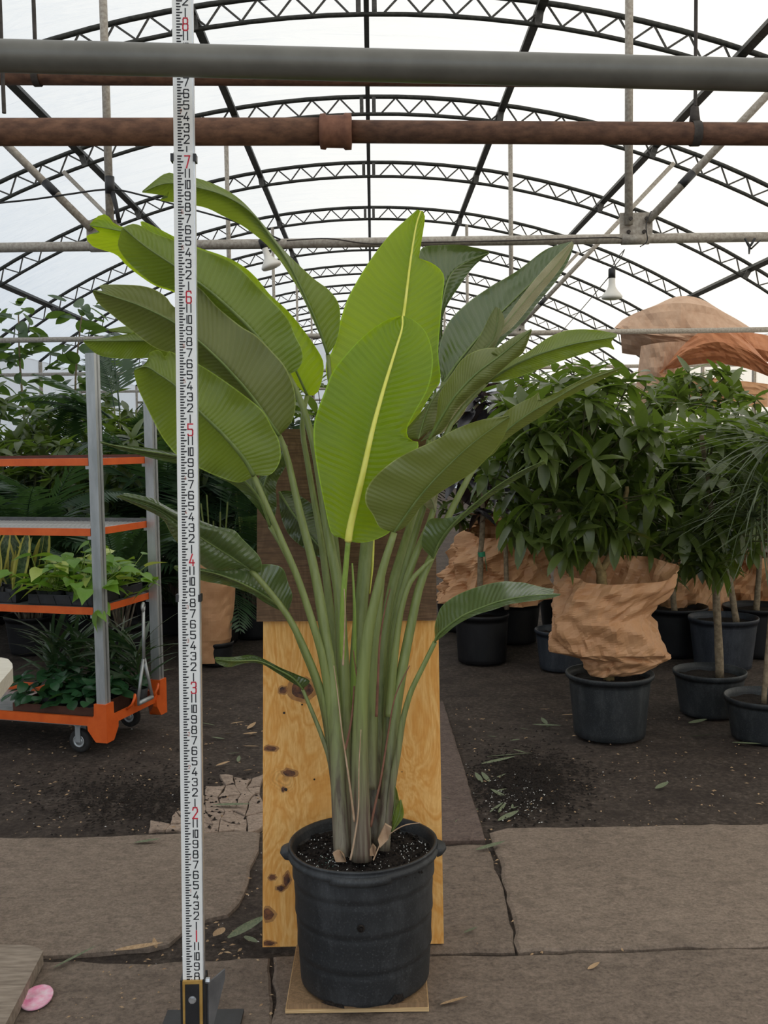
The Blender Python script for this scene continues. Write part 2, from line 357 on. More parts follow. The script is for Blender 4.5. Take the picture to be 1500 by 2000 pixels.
# broken concrete pieces between the slab and the backdrop board
rnd = random.Random(11)
LX = [272 + 27 * i for i in range(10)]; LY = [1516 + 18.5 * j for j in range(7)]
LP = {(i, j): (x + rnd.uniform(-10, 10), y + rnd.uniform(-6.5, 6.5)) for i, x in enumerate(LX) for j, y in enumerate(LY)}
for j in range(6):
    for i in range(9):
        q = [LP[i, j], LP[i + 1, j], LP[i + 1, j + 1], LP[i, j + 1]]
        cx = sum(p[0] for p in q) / 4; cy = sum(p[1] for p in q) / 4
        if cx < 430 - (cy - 1522) * 1.45 or cx > 506: continue
        ext = [(lerp(q[k][0], q[(k + 1) % 4][0], .5) + rnd.uniform(-3, 3), lerp(q[k][1], q[(k + 1) % 4][1], .5) + rnd.uniform(-2, 2)) for k in range(4)]
        ring = [p for k in range(4) for p in (q[k], ext[k])]
        ring = [(cx + (x - cx) * .96, cy + (y - cy) * .95) for x, y in ring]; k = 8; hh = rnd.uniform(.002, .009); tl = rnd.uniform(-.05, .05)
        g = [G(x, y) for x, y in ring]; gc = G(cx, cy); v = []
        for lv, sc in ((-.03, 1.0), (hh - .003, 1.0), (hh, .93)):
            for p in g: v.append(Vector((gc.x + (p.x - gc.x) * sc, gc.y + (p.y - gc.y) * sc, lv + (p.x - gc.x) * tl * (lv > 0))))
        f = [(i2, (i2 + 1) % k, k + (i2 + 1) % k, k + i2) for i2 in range(k)] + [(k + i2, k + (i2 + 1) % k, 2 * k + (i2 + 1) % k, 2 * k + i2) for i2 in range(k)] + [tuple(range(2 * k, 3 * k))]
        obj('stone', v, f, M['chip'], floor, False)

# ------------------------------------------------------------------ setting: greenhouse shell
RT = 9.66; ZT = 5.17; ZC = ZT - RT; RB = RT - .18; HALF = 6.0; AMAX = math.asin(HALF / RT)
YK = lambda k: 8.37 + 2.45 * k
GX0 = P(716, 55, 8.37).x + .0103 * 8.37
def gh(x, y, z): return Vector((x + GX0 - .0103 * y, y, z))
def arc(r, a): return r * math.sin(a), ZC + r * math.cos(a)
YF, YE = -3.2, 34.5  # near end out of view, left open so added sky light reaches the front
# film: roof and side walls, sagging a little between the arches
v = []; f = []; NA = 48; ys = [YF + (YE - YF) * i / 154 for i in range(155)]
for y in ys:
    ph = (y - YK(0)) / 2.45; sag = .035 * math.sin(math.pi * (ph - math.floor(ph)))
    for i in range(NA + 1):
        a = -AMAX + 2 * AMAX * i / NA; x, z = arc(RT + .035 - sag, a); v.append(gh(x, y, z))
for j in range(len(ys) - 1):
    for i in range(NA):
        a = j * (NA + 1) + i; f.append((a, a + NA + 1, a + NA + 2, a + 1))
roof = obj('ceiling', v, f, M['film']); tag(roof, kind='structure')
zs = arc(RT + .03, AMAX)[1]
for nm, s in (('wall_left', -1), ('wall_right', 1)):
    w = obj(nm, [gh(s * HALF, YF, -.04), gh(s * HALF, YE, -.04), gh(s * HALF, YE, zs), gh(s * HALF, YF, zs)], [(0, 1, 2, 3)], M['film']); tag(w, kind='structure')
v = [gh(x, YE, -.04) for x in (-HALF, HALF)] + [gh(*(lambda q: (q[0], YE, q[1]))(arc(RT + .03, AMAX - 2 * AMAX * i / 24))) for i in range(25)]
w = obj('wall_back', v, [tuple(range(len(v)))], M['film']); tag(w, kind='structure')

# ------------------------------------------------------------------ roof trusses
PX = [0, 1.42, -1.42, 3.06, -3.06, 5.0, -5.0]
step = .148 / RT; NB = int(AMAX / step)
def bar_mesh(s):
    x0, z0 = arc(RT - .012, -s * step / 2); x1, z1 = arc(RB + .012, s * step / 2)
    b = MB().tube([(x0, 0, z0 - ZC), (x1, 0, z1 - ZC)], .0095, 6); return mesh_data('web_bar', b.v, b.f, M['truss_web'], False)
bars = [bar_mesh(1), bar_mesh(-1)]
def truss(k):
    y = YK(k); o = gh(0, y, 0)
    nth = ['nearest', 'second', 'third', 'fourth', 'fifth']
    if k < -1: lb, gr = 'dark steel lattice roof arch standing before the nearest crossbeam', 'arches before the nearest crossbeam'
    elif k > 7: lb, gr = 'far dark lattice roof arch beyond the fifth crossbeam, close to the end wall', 'arches near the end wall'
    elif k % 2: lb, gr = 'dark steel lattice roof arch carrying the %s crossbeam on hanger posts' % nth[(k + 1) // 2], None
    else: lb, gr = 'dark steel lattice roof arch between the %s and %s crossbeams' % (nth[k // 2], nth[k // 2 + 1]), None
    root = thing('roof_truss', gh(0, y, 0), lb, 'roof truss', gr)
    for nm, r, rad in (('top_chord', RT, .024), ('bottom_chord', RB, .020)):
        b = MB(); b.tube([gh(arc(r, -AMAX + 2 * AMAX * i / 40)[0], y, arc(r, -AMAX + 2 * AMAX * i / 40)[1]) for i in range(41)], rad, 8, ref=(0, 1, 0))
        b.build(nm, M['truss'], root, True)
    for s in (-1, 1):
        b = MB().box((s * HALF - .04, y - .04, -.04), (s * HALF + .04, y + .04, arc(RT, AMAX)[1])); b.v = [gh(*p) for p in b.v]
        b.build('post', M['galv'], root)
    far = MB()
    for i in range(-NB, NB):
        if i in (-1, 0): continue
        a = (i + .5) * step; m = Matrix.Translation((o.x, y, ZC)) @ Matrix.Rotation(a, 4, 'Y')
        d = bars[i % 2]; xx = RT * math.sin(a)
        if -1 <= k <= 4 and abs(xx) < .42 * y + .4: inst('web_bar', d, m, root)
        else: far.add([m @ q.co for q in d.vertices], [tuple(p.vertices) for p in d.polygons])
    if far.v: tag(far.build('web', M['truss_web'], root), kind='stuff')
    for sx in (-.065, .065):
        x0, z0 = arc(RT, sx / RT); b = MB().box((sx - .02, y - .02, z0 - .18), (sx + .02, y + .02, z0)); b.v = [gh(*p) for p in b.v]; b.build('centre_plate', M['truss_web'], root)
    for x in PX[1:]:
        a = math.asin(x / RT); m = Matrix.Translation(gh(0, y, ZC)) @ Matrix.Rotation(a, 4, 'Y')
        MB().box((-.03, -.05, RB - .02), (.03, -.03, RT - .02), m).build('bracket', M['truss_web'], root)
for k in range(-4, 11): truss(k)
for i, x in enumerate(PX):
    a = math.asin(x / RT); w = .022 if i == 0 else .034
    b = MB()
    for y in (YF + .1, YE - .1):
        o = gh(0, y, ZC); m = Matrix.Translation(o) @ Matrix.Rotation(a, 4, 'Y')
        for dx, dz in ((-w, -.055), (w, -.055), (w, .0), (-w, .0)): b.v.append(m @ Vector((dx, 0, RT - .03 + dz)))
    b.f = [(0, 1, 5, 4), (1, 2, 6, 5), (2, 3, 7, 6), (3, 0, 4, 7), (3, 2, 1, 0), (4, 5, 6, 7)]
    p = b.build('roof_purlin', M['truss'])
    tag(p, 'dark steel ridge bar running along the top of the arches' if i == 0 else 'dark steel roof bar running lengthwise, %s' % ('next to the ridge bar', 'midway between ridge and eaves', 'lowest one above the eaves')[(i - 1) // 2], 'roof bar', None if i == 0 else ('purlins next to the ridge', 'purlins midway down', 'lowest purlins')[(i - 1) // 2])

# ------------------------------------------------------------------ tie frames
ZTIE = 2.672
def crossbeam(k, label):
    y = YK(k); root = thing('overhead_crossbeam', gh(0, y, ZTIE), label, 'crossbeam')
    MB().tube([gh(-HALF + .05, y, ZTIE), gh(HALF - .05, y, ZTIE)], .028, 14).build('tie_bar', M['galv'], root, True)
    for s in (-1, 1):
        xp = (-1.50 if s < 0 else 1.50); zt = arc(RB, math.asin(xp / RB))[1]
        b = MB().tube([gh(xp, y - .045, ZTIE + .07), gh(xp, y - .045, zt)], .0235, 12); b.build('hanger_post', M['galv'], root, True)
        d = 1.0
        for _ in range(30): d = (arc(RB, math.asin(min(.9, (abs(xp) + .13 + d) / RB)))[1] - ZTIE - .09) / 1.04
        e = s * (abs(xp) + .13 + d)
        MB().tube([gh(xp + s * .11, y - .045, ZTIE + .09), gh(e, y - .045, ZTIE + .09 + d * 1.04)], .0225, 12).build('brace', M['galv'], root, True)
        MB().tube([gh(xp + s * .30, y - .045, ZTIE + .09 + .19 * 1.04), gh(xp + s * .37, y - .045, ZTIE + .09 + .26 * 1.04)], .025, 12).build('tape', M['black'], root, True)
        b = MB(); cx = xp + s * .05
        b.box((cx - .095, y - .022, ZTIE), (cx + .095, y - .014, ZTIE + .145)); b.v = [gh(*p) for p in b.v]; pl = b.build('bracket_plate', M['galv'], root)
        b = MB().tube([gh(cx - .08, y, ZTIE), gh(cx + .08, y, ZTIE)], .034, 14); b.build('sleeve', M['galv'], root, True)
        for bx, bz in ((-.045, .035), (.045, .035), (-.045, .10), (.045, .10)):
            MB().disc(gh(cx + bx, y - .068 if bz > .09 else y - .022, ZTIE + bz), .011, (0, -1, 0), 8, .012).build('bolt', M['darkrod'], pl)
    return root
beam = crossbeam(-1, 'galvanised tie bar with bracket plates, nearest cross frame, lamps hang from it')
crossbeam(1, 'thinner looking galvanised tie bar crossing just before the tall broad leaved trees')
crossbeam(3, 'galvanised cross tie bar with hangers, third frame along the greenhouse')
crossbeam(5, 'small distant galvanised cross tie bar, fourth frame along the greenhouse')
crossbeam(7, 'tiny far off galvanised cross tie bar, fifth frame near the end wall')

# ------------------------------------------------------------------ pipes
def through(pa, pb, ext):
    d = (pb - pa).normalized(); return pa - d * ext, pb + d * ext
a, b = through(P(0, 109, 2.12), P(1500, 147, 2.12), 2.2)
gp = MB().tube([a.lerp(b, i / 12) for i in range(13)], .0325, 28).build('overhead_pipe', M['pipe'], None, True)
tag(gp, 'thick smooth grey pipe crossing overhead in front of the measuring rod', 'pipe')
yb = 3.3
root = thing('heating_pipe', P(655, 258, yb), 'rusty brown iron pipe with a flared coupling crossing behind the measuring rod', 'pipe')
c = P(656, 257, yb); a, _ = through(P(0, 258, yb), c, 2.5); _, b = through(c, P(1500, 262, yb), 2.5)
MB().tube([a, c], .0430, 24).build('pipe_section', M['rust'], root, True)
MB().tube([c, b], .0355, 24).build('pipe_section', M['rust'], root, True)
prof = [(-.052, .0435), (-.05, .054), (-.034, .056), (-.03, .05), (.024, .051), (.03, .057), (.05, .056), (.052, .036)]
dx = (b - a).normalized()
MB().tube([c + dx * q for q, _ in prof], [r for _, r in prof], 28).build('coupling', M['rust2'], root, True)
y2 = 3.9
root2 = thing('heating_pipe', P(70, 148, y2), 'rusty pipe half hidden behind the smooth grey overhead pipe', 'pipe')
a, b = through(P(0, 146, y2), P(1500, 151, y2), 2.5)
MB().tube([a, b], .037, 20).build('pipe_section', M['rust'], root2, True)
def rod_up(px, py0, Y, rad, top=None):
    p = P(px, py0, Y); return MB().tube([p, Vector((p.x - .0, p.y, top if top else arc(RB, math.asin((p.x - GX0) / RB))[1]))], rad, 8)
def strap(c, r, w, parent):
    b = MB(); n = 20; v = []
    for i in range(n):
        th = 2 * math.pi * i / n
        for q in (-w, w): v.append(c + Vector((q, math.cos(th) * r, math.sin(th) * r)))
    b.add(v, [(2 * i, 2 * i + 1, (2 * i + 3) % (2 * n), (2 * i + 2) % (2 * n)) for i in range(n)]); return b.build('strap', M['darkrod'], parent, True)
hg = thing('pipe_hanger', P(70, 148, y2), 'thin dark rod and strap holding the half hidden rusty pipe', 'hanger')
rod_up(70, 128, y2, .008).build('rod', M['darkrod'], hg); strap(P(72, 147, y2), .041, .013, hg)
hg = thing('pipe_hanger', P(1358, 260, yb), 'dark rod with tapered hook and strap holding the coupled rusty pipe', 'hanger')
rod_up(1358, 207, yb, .006).build('rod', M['darkrod'], hg); strap(P(1358, 261, yb), .0395, .014, hg)
p0 = P(1357, 206, yb); p1 = P(1357, 240, yb)
MB().tube([p0, p0.lerp(p1, .1), p0.lerp(p1, .6), p1], [.006, .013, .016, .019], 12, flat=.5, ref=(0, 1, 0)).build('hook', M['darkrod'], hg, True)
rr = rod_up(8, 221, 3.6, .0075).build('hanging_rod', M['darkrod']); tag(rr, 'thin dark rod hanging free from the roof, not holding any pipe', 'rod')

# ------------------------------------------------------------------ lamps and cables on the first tie
def lamp(px, py, Y, pt, label, tilt=0.0):
    c = P(px, py, Y); root = thing('hanging_lamp', c, label, 'lamp')
    m = Matrix.Translation(c) @ Matrix.Rotation(tilt, 4, 'Y')
    prof = [(.001, -.005), (.03, -.007), (.055, -.002), (.0605, .006), (.059, .014), (.05, .026), (.034, .045), (.022, .065), (.0185, .085), (.0185, .118)]
    b = MB().lathe(prof, (0, 0, 0), 24); b.v = [m @ q for q in b.v]; b.build('bulb', M['bulb'], root, True)
    b = MB().lathe([(.0, .172), (.017, .172), (.0205, .165), (.0205, .116), (.0, .116)], (0, 0, 0), 16); b.v = [m @ q for q in b.v]; b.build('socket', M['black'], root, True)
    top = m @ Vector((0, 0, .17)); e = P(*pt)
    for off in (-.004, .004):
        mid = top.lerp(e, .5) + Vector((off * 3, 0, 0)); MB().tube([top + Vector((off, 0, 0)), mid, e], .0028, 6).build('cord', M['black'], root)
    return root
lamp(1195, 583, 5.86, (1220, 487, 5.86), 'milky white reflector bulb in a black socket hanging below the bracket plate')
lamp(531, 522, 5.86, (548, 470, 5.90), 'milky white reflector bulb hanging beside the large arching leaf', -.35)
def cable(name, pts, rad, mat, label, cat='cable'):
    q = [P(*p) for p in pts]; r = []
    for i in range(len(q) - 1):
        p_1, p0_, p1_, p2_ = q[max(i - 1, 0)], q[i], q[i + 1], q[min(i + 2, len(q) - 1)]
        for k in range(6):
            t = k / 6; r.append(.5 * ((2 * p0_) + (p1_ - p_1) * t + (2 * p_1 - 5 * p0_ + 4 * p1_ - p2_) * t * t + (-p_1 + 3 * p0_ - 3 * p1_ + p2_) * t ** 3))
    r.append(q[-1]); o = MB().tube(r, rad, 6).build(name, mat, None, True); return tag(o, label, cat)
cable('power_cable', [(-60, 402, 5.84), (60, 390, 5.84), (130, 380, 5.84), (215, 370, 5.84), (280, 382, 5.84), (350, 402, 5.84), (470, 436, 5.84), (548, 468, 5.88)], .0055, M['black'], 'black power cable slung from the taped hanger post to the bulb')
cable('power_cable', [(560, 470, 5.87), (640, 466, 5.87), (720, 476, 5.87), (800, 474, 5.87), (1000, 470, 5.87), (1180, 464, 5.87), (1215, 466, 5.87)], .004, M['darkrod'], 'thin cable laid along the nearest tie bar between the two bulbs')
cable('tie_wire', [(1272, 412, 5.83), (1262, 440, 5.83), (1264, 470, 5.86), (1250, 482, 5.87)], .003, M['black'], 'thin loop of black wire hanging from the brace tape by the bracket plate', 'wire')
cable('guy_wire', [(1190, 540, 5.9), (1135, 605, 7.5), (1090, 655, 9.0)], .003, M['black'], 'thin slanting wire running down from the socket towards the next tie bar', 'wire')
tp = MB().tube([P(214, 345, 5.85), P(215, 378, 5.85)], .0275, 12).tube([P(219, 374, 5.83), P(226, 400, 5.82), P(233, 436, 5.82)], [.016, .013, .012], 8, flat=.25, ref=(0, 1, 0)).build('tape', M['black'], beam, True)
zt = MB().tube([P(1455, 466, 5.87), P(1464, 482, 5.86), P(1463, 496, 5.86)], [.016, .022, .010], 8, flat=.4).tube([P(1474, 466, 5.86), P(1466, 480, 5.855)], .013, 8, flat=.4).tube([P(1484, 470, 5.86), P(1467, 486, 5.855)], .012, 8, flat=.4).build('plastic_knot', M['black'], beam)
# ------------------------------------------------------------------ plywood backdrop
bb = [P(513, 1859, 2.862), P(867, 1851, 2.868)]; bt = [P(514, 1214, 3.015), P(856, 1212, 3.015)]
root = thing('plywood_backdrop', (bb[0] + bb[1]) / 2, 'knotty orange plywood sheet below an old dark sheet, leaning upright behind the large pot', 'plywood board')
def sheet(name, a, b, c, d, th, mat, parent):
    n = (b - a).cross(d - a).normalized()
    if n.y < 0: n = -n
    v = [a, b, c, d, a + n * th, b + n * th, c + n * th, d + n * th]
    return obj(name, v, [(3, 2, 1, 0), (4, 5, 6, 7), (0, 1, 5, 4), (1, 2, 6, 5), (2, 3, 7, 6), (3, 0, 4, 7)], mat, parent, False)
bb[0].z = max(bb[0].z, .012); bb[1].z = max(bb[1].z, .012)
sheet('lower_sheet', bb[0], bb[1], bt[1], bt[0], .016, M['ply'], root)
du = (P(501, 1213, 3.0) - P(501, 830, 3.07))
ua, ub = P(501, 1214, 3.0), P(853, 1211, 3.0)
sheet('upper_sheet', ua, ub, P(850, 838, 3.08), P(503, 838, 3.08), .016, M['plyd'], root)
for x in (-.33, .10):
    lo = Vector((x, 2.94, .0)); hi = Vector((x, 3.16, 1.45))
    MB().box((-.02, 0, 0), (.02, .06, 1.0), frame(lo, (1, 0, 0), (0, .99, -.1), (0, (hi.y - lo.y), 1.45))).build('stud', M['plyd'], root)
for px, py, s in ((590, 1376, 1), (558, 1542, 2), (555, 1392, 1.3), (614, 1522, 1), (785, 1508, 1), (612, 1202, 1), (788, 1151, 1), (599, 1193, 1)):
    Yp = 2.995
    q = P(px, py, Yp) if py < 1213 else None
    if q is None:
        _nn = (bb[1] - bb[0]).cross(bt[0] - bb[0]).normalized(); dd_ = ray(px, py); q = C0 + dd_ * ((bb[0] - C0).dot(_nn) / dd_.dot(_nn))
    MB().disc(q + Vector((0, .0, 0)), .0028 * s, (0, -1, -.15), 8, .0015).build('nail_hole_disc', M['darkrod'], root)  # nail holes drawn as dark discs, their shade put into the colour
# knots and a crack in the sheet, laid on its own plane
_n = (bb[1] - bb[0]).cross(bt[0] - bb[0]).normalized()
if _n.y > 0: _n = -_n
def on_ply(x, y, off):
    d = ray(x, y); t = (bb[0] - C0).dot(_n) / d.dot(_n); return C0 + d * t + _n * off
M['knot'] = simple('knot_wood', (.035, .012, .006), (.24, .085, .028), 45, .6, 0, .3)
ck = obj('crack', [on_ply(790, 1334, .001), on_ply(855, 1333, .001), on_ply(855, 1336, .001), on_ply(790, 1336, .001)], [(3, 2, 1, 0)], M['knot'], root, False)
M['knotring'] = simple('knot_halo', (.36, .15, .038), (.52, .26, .075), 40, .6, 0, .1)
for px, py, a, b_ in ((590, 1347, 26, 20), (553, 1348, 9, 8), (564, 1510, 15, 8), (553, 1542, 4, 6), (528, 1462, 14, 6), (532, 1713, 8, 6), (548, 1735, 9, 6), (560, 1718, 8, 14), (522, 1785, 14, 14), (525, 1842, 15, 5)):
    for nm, mt, sc, off in (('knot_ring', M['knotring'], 1.25, .0006), ('knot', M['knot'], .85, .0012)):
        rk = random.Random(int(px * 7 + py)); ring = []
        for k in range(14):
            th = 2 * math.pi * k / 14; r = sc * rk.uniform(.75, 1.15)
            x = max(515, px + math.cos(th) * a * r); y = min(1855, py + math.sin(th) * b_ * r); ring.append(on_ply(x, y, off))
        obj(nm, ring, [tuple(range(13, -1, -1))], mt, root, False)

# ------------------------------------------------------------------ platform under the pot
pf = [P(557, 1962, 2.475), P(838, 1962, 2.475)]
z1 = .034
plat = thing('pot_platform', (pf[0].x + .18, 2.66, 0), 'low plywood base board under the large black pot', 'board')
x0, x1 = G(557, 1962, z1).x, G(838, 1962, z1).x; yf = G(697, 1962, z1).y
MB().box((x0, yf, .0125), (x1, 2.85, .0225)).build('ply_layer', M['plyedge'], plat)
MB().box((x0 + .004, yf + .003, .0228), (x1 - .003, 2.852, z1)).build('ply_layer', M['plat'], plat)

# ------------------------------------------------------------------ the potted bird of paradise
PC = Vector((P(708, 1643, 2.66).x, 2.66, 0)); ZR = P(708, 1643, 2.66).z; ZB = z1 + .001
hero = thing('potted_bird_of_paradise', (PC.x, PC.y, ZB), 'tall bird of paradise plant with paddle leaves in a large scuffed black pot', 'potted plant')
Hh = ZR - ZB; RR, RBm = .203, .176
def wob(p, th):
    k = p.z / Hh
    d = 1 + .010 * math.sin(3 * th + 1) + .012 * math.sin(2 * th + .4) * k
    d *= 1 + .01 * noise.noise((math.cos(th) * 2, math.sin(th) * 2, p.z * 6))
    bot = 0
    if p.z < .01 : bot = .006 * noise.noise((th * 3, 0, 5))
    tilt = -.012 * k * math.sin(th) * 0
    return Vector((p.x * d, p.y * d, p.z + max(0, bot) + tilt))
def rad(k): return lerp(RBm, RR - .008, k)
prof = []
for i in range(45):
    k = i / 44 * .93; r = rad(k)
    for kb in (.24, .50, .75):
        d = k - kb
        if abs(d) < .02: r -= .004 * (1 - abs(d) / .02)
        elif 0 < d < .12: r += .0035 * (1 - d / .12)
    prof.append((r, k * Hh))
outer = [(.02, .0), (RBm - .02, .0), (RBm - .006, .003)] + prof[1:]
inner = [(rad(.93) - .006, .93 * Hh), (rad(.8) - .006, .80 * Hh), (rad(.7) - .006, .7 * Hh)]
pot = MB().lathe(outer + inner, (PC.x, PC.y, ZB), 72, wob).build('pot', M['pot'], hero, True)
rp = [(rad(.93) - .007, .925), (rad(.93) + .004, .915), (rad(.95) + .010, .925), (rad(.95) + .012, .955), (rad(.97) + .006, .962), (rad(.97) + .006, .985), (rad(1) + .007, .99), (rad(1) + .006, 1.0), (rad(1) - .001, 1.0), (rad(1) - .004, .97), (rad(.93) - .007, .925)]
MB().lathe([(r, k * Hh) for r, k in rp], (PC.x, PC.y, ZB), 72, wob).build('rim', M['pot'], pot, True)
for a0, a1, ex in ((-1.98, -1.16, .013), (-.12, .22, .024), (2.95, 3.32, .024)):      # grips
    b = MB(); n = 16; v = []
    for i in range(n + 1):
        th = lerp(a0, a1, i / n); e = ex * math.sin(math.pi * i / n) ** .4
        for r, k in ((.0, .90), (e * .7, .905), (e, .93), (e * .9, .955), (0, .965)):
            p = wob(Vector((math.cos(th) * (rad(.95) + .008 + r), math.sin(th) * (rad(.95) + .008 + r), k * Hh)), th); v.append(p + Vector((PC.x, PC.y, ZB)))
    b.add(v, [(i * 5 + j, (i + 1) * 5 + j, (i + 1) * 5 + j + 1, i * 5 + j + 1) for i in range(n) for j in range(4)]); b.build('handle', M['pot'], pot, True)
dh = P(705, 1811, 2.66 - .187)
MB().lathe([(.0, 0), (.004, 0), (.0095, .001), (.010, .004), (.007, .006)], (0, 0, 0), 16).build('drain_hole', M['soil'], pot, True).matrix_basis = Matrix.Translation(dh + Vector((0, -.004, 0))) @ Matrix.Rotation(math.pi / 2, 4, 'X')
for th, w, h in ((-1.05, .03, .035), (-2.0, .045, .018)):                                   # torn bottom edge
    b = MB(); rk = random.Random(3); v = [Vector((0, 0, 0))]
    c = Vector((PC.x + math.cos(th) * (RBm + .001), PC.y + math.sin(th) * (RBm + .001), ZB)); tx = Vector((-math.sin(th), math.cos(th), 0)); nn = Vector((math.cos(th), math.sin(th), 0))
    ring = [c + tx * (w * (math.cos(q * .7) * rk.uniform(.5, 1))) + Vector((0, 0, h * .5 + h * .5 * math.sin(q * .7) * rk.uniform(.6, 1))) + nn * .002 for q in range(9)]
    obj('tear', ring, [tuple(range(9))], M['soil'], pot, False)
b = MB(); ZS = ZB + .90 * Hh; v = []; f = []; NS = 40; NRr = 14
for i in range(NRr + 1):
    r = (rad(.9) - .005) * i / NRr
    for j in range(NS):
        th = 2 * math.pi * j / NS; x, y = r * math.cos(th), r * math.sin(th)
        v.append(Vector((PC.x + x, PC.y + y, ZS + .014 * noise.noise((x * 25, y * 25, 1)) + .010 * noise.noise((x * 70, y * 70, 4)) + .012 * (1 - (i / NRr) ** 2))))
f = [(i * NS + j, i * NS + (j + 1) % NS, (i + 1) * NS + (j + 1) % NS, (i + 1) * NS + j) for i in range(NRr) for j in range(NS)]
soil = obj('soil', v, f, M['soil'], pot, False)
def crumbs(name, n, rng, size, mat, parent, rc, c, z, seed, fn=None):
    rk = random.Random(seed); b = MB()
    for _ in range(n):
        th = rk.uniform(*rng); r = rc * math.sqrt(rk.random()); x, y = r * math.cos(th), r * math.sin(th); s = rk.uniform(.5, 1.2) * size
        zz = z(x, y) if callable(z) else z
        p = Vector((c.x + x, c.y + y, zz + s * .3)); q = Matrix.Rotation(rk.random() * 6, 3, (rk.random(), rk.random(), rk.random() + .01))
        b.add([p + q @ Vector(e) * s for e in ((1, 0, 0), (-1, .2, 0), (0, 1, .1), (0, -1, 0), (0, 0, .8), (0, 0, -.8))], [(0, 2, 4), (2, 1, 4), (1, 3, 4), (3, 0, 4), (2, 0, 5), (1, 2, 5), (3, 1, 5), (0, 3, 5)])
    return tag(b.build(name, mat, parent), kind='stuff')
sz = lambda x, y: ZS + .014 * noise.noise((x * 25, y * 25, 1)) + .010 * noise.noise((x * 70, y * 70, 4)) + .012 * (1 - (x * x + y * y) / (RR * RR))
crumbs('perlite', 420, (-math.pi, math.pi), .0024, M['perlite'], pot, .185, PC, sz, 1)
crumbs('soil_crumbs', 900, (-math.pi, math.pi), .0055, M['soil'], pot, .19, PC, sz, 2)
crumbs('fertiliser_beads', 60, (3.5, 4.1), .0022, M['bead'], pot, .15, PC, sz, 3)

def catmull(pts, n):
    pts = [Vector(p) for p in pts]; k = len(pts)
    cum = [0.0]
    for i in range(1, k): cum.append(cum[-1] + max(1e-6, (pts[i] - pts[i - 1]).length))
    out = []
    for s in range(n + 1):
        d = cum[-1] * s / n; i = 0
        while i < k - 2 and cum[i + 1] < d: i += 1
        t = (d - cum[i]) / (cum[i + 1] - cum[i]); a, b, c, e = pts[max(i - 1, 0)], pts[i], pts[i + 1], pts[min(i + 2, k - 1)]
        out.append(.5 * ((2 * b) + (c - a) * t + (2 * a - 5 * b + 4 * c - e) * t * t + (-a + 3 * b - 3 * c + e) * t ** 3))
    return out
def linear(pts, n):
    pts = [Vector(p) for p in pts]; k = len(pts); cum = [0.0]
    for i in range(1, k): cum.append(cum[-1] + (pts[i] - pts[i - 1]).length)
    out = []
    for s in range(n + 1):
        d = cum[-1] * s / n; i = 0
        while i < k - 2 and cum[i + 1] < d: i += 1
        out.append(pts[i].lerp(pts[i + 1], (d - cum[i]) / max(1e-6, cum[i + 1] - cum[i])))
    return out
LN = [0]
def leaf(mid, left, right, zb, zt, dl, dr, mat, bow=.03, rib=None, ribw=5, label=None, N=56, MM=7, zpow=1.0, ripple=.006, ribside=-1, zmid=0.0):
    """Blade from its base to its tip: midrib and both margins (first point = base), depth zb..zt along it, margins dl / dr further off than the midrib."""
    LN[0] += 1; sd = LN[0] * 7.3
    m = catmull([(x, y, 0) for x, y in mid], N)
    L = catmull([(x, y, 0) for x, y in left], N); R = catmull([(x, y, 0) for x, y in right], N)
    v = []; uv = []; cols = 2 * MM + 1; rp = []
    for i in range(N + 1):
        t = i / N; zm = lerp(zb, zt, t ** zpow) + zmid * math.sin(math.pi * t); env = math.sin(math.pi * min(1, max(0, t * .96 + .02))) ** .6
        for j in range(-MM, MM + 1):
            s = abs(j) / MM; e = (L if j < 0 else R)[i]; d = dl if j < 0 else dr
            q = m[i].lerp(e, s)
            z = zm + env * (d * s + bow * 4 * s * (1 - s) * .5) + ripple * env * s * math.sin(t * 38 + sd + (j < 0)) + .012 * s * noise.noise((t * 5, j * .3, sd))
            v.append(P(q.x, q.y, z)); uv.append((t, .5 + .5 * j / MM))
        rp.append(P(m[i].x, m[i].y, zm - .0025))
    f = [(i * cols + j, i * cols + j + 1, (i + 1) * cols + j + 1, (i + 1) * cols + j) for i in range(N) for j in range(cols - 1)]
    o = obj('leaf', v, f, M[mat], hero, True, uv)
    if label: o['label'] = label
    rw = [max(.0008, lerp(ribw, ribw * .22, i / N) * .5 * lerp(zb, zt, i / N) / F) for i in range(N + 1)]
    MB().tube(rp, rw, 8).build('midrib', M[rib or 'midrib'], o, True)
    return o
def petiole(pts, z0, z1, w0, w1, mat='petiole', flat=.8, name='petiole'):
    q = catmull([(x, y, 0) for x, y in pts], 26); n = len(q); pp = []; rr = []
    for i, p in enumerate(q):
        t = i / (n - 1); z = lerp(z0, z1, t ** .8); pp.append(P(p.x, p.y, z)); rr.append(.5 * lerp(w0, w1, t) * z / F)
    return MB().tube(pp, rr, 14, True, flat, (0, 1, 0)).build(name, M[mat], hero, True)
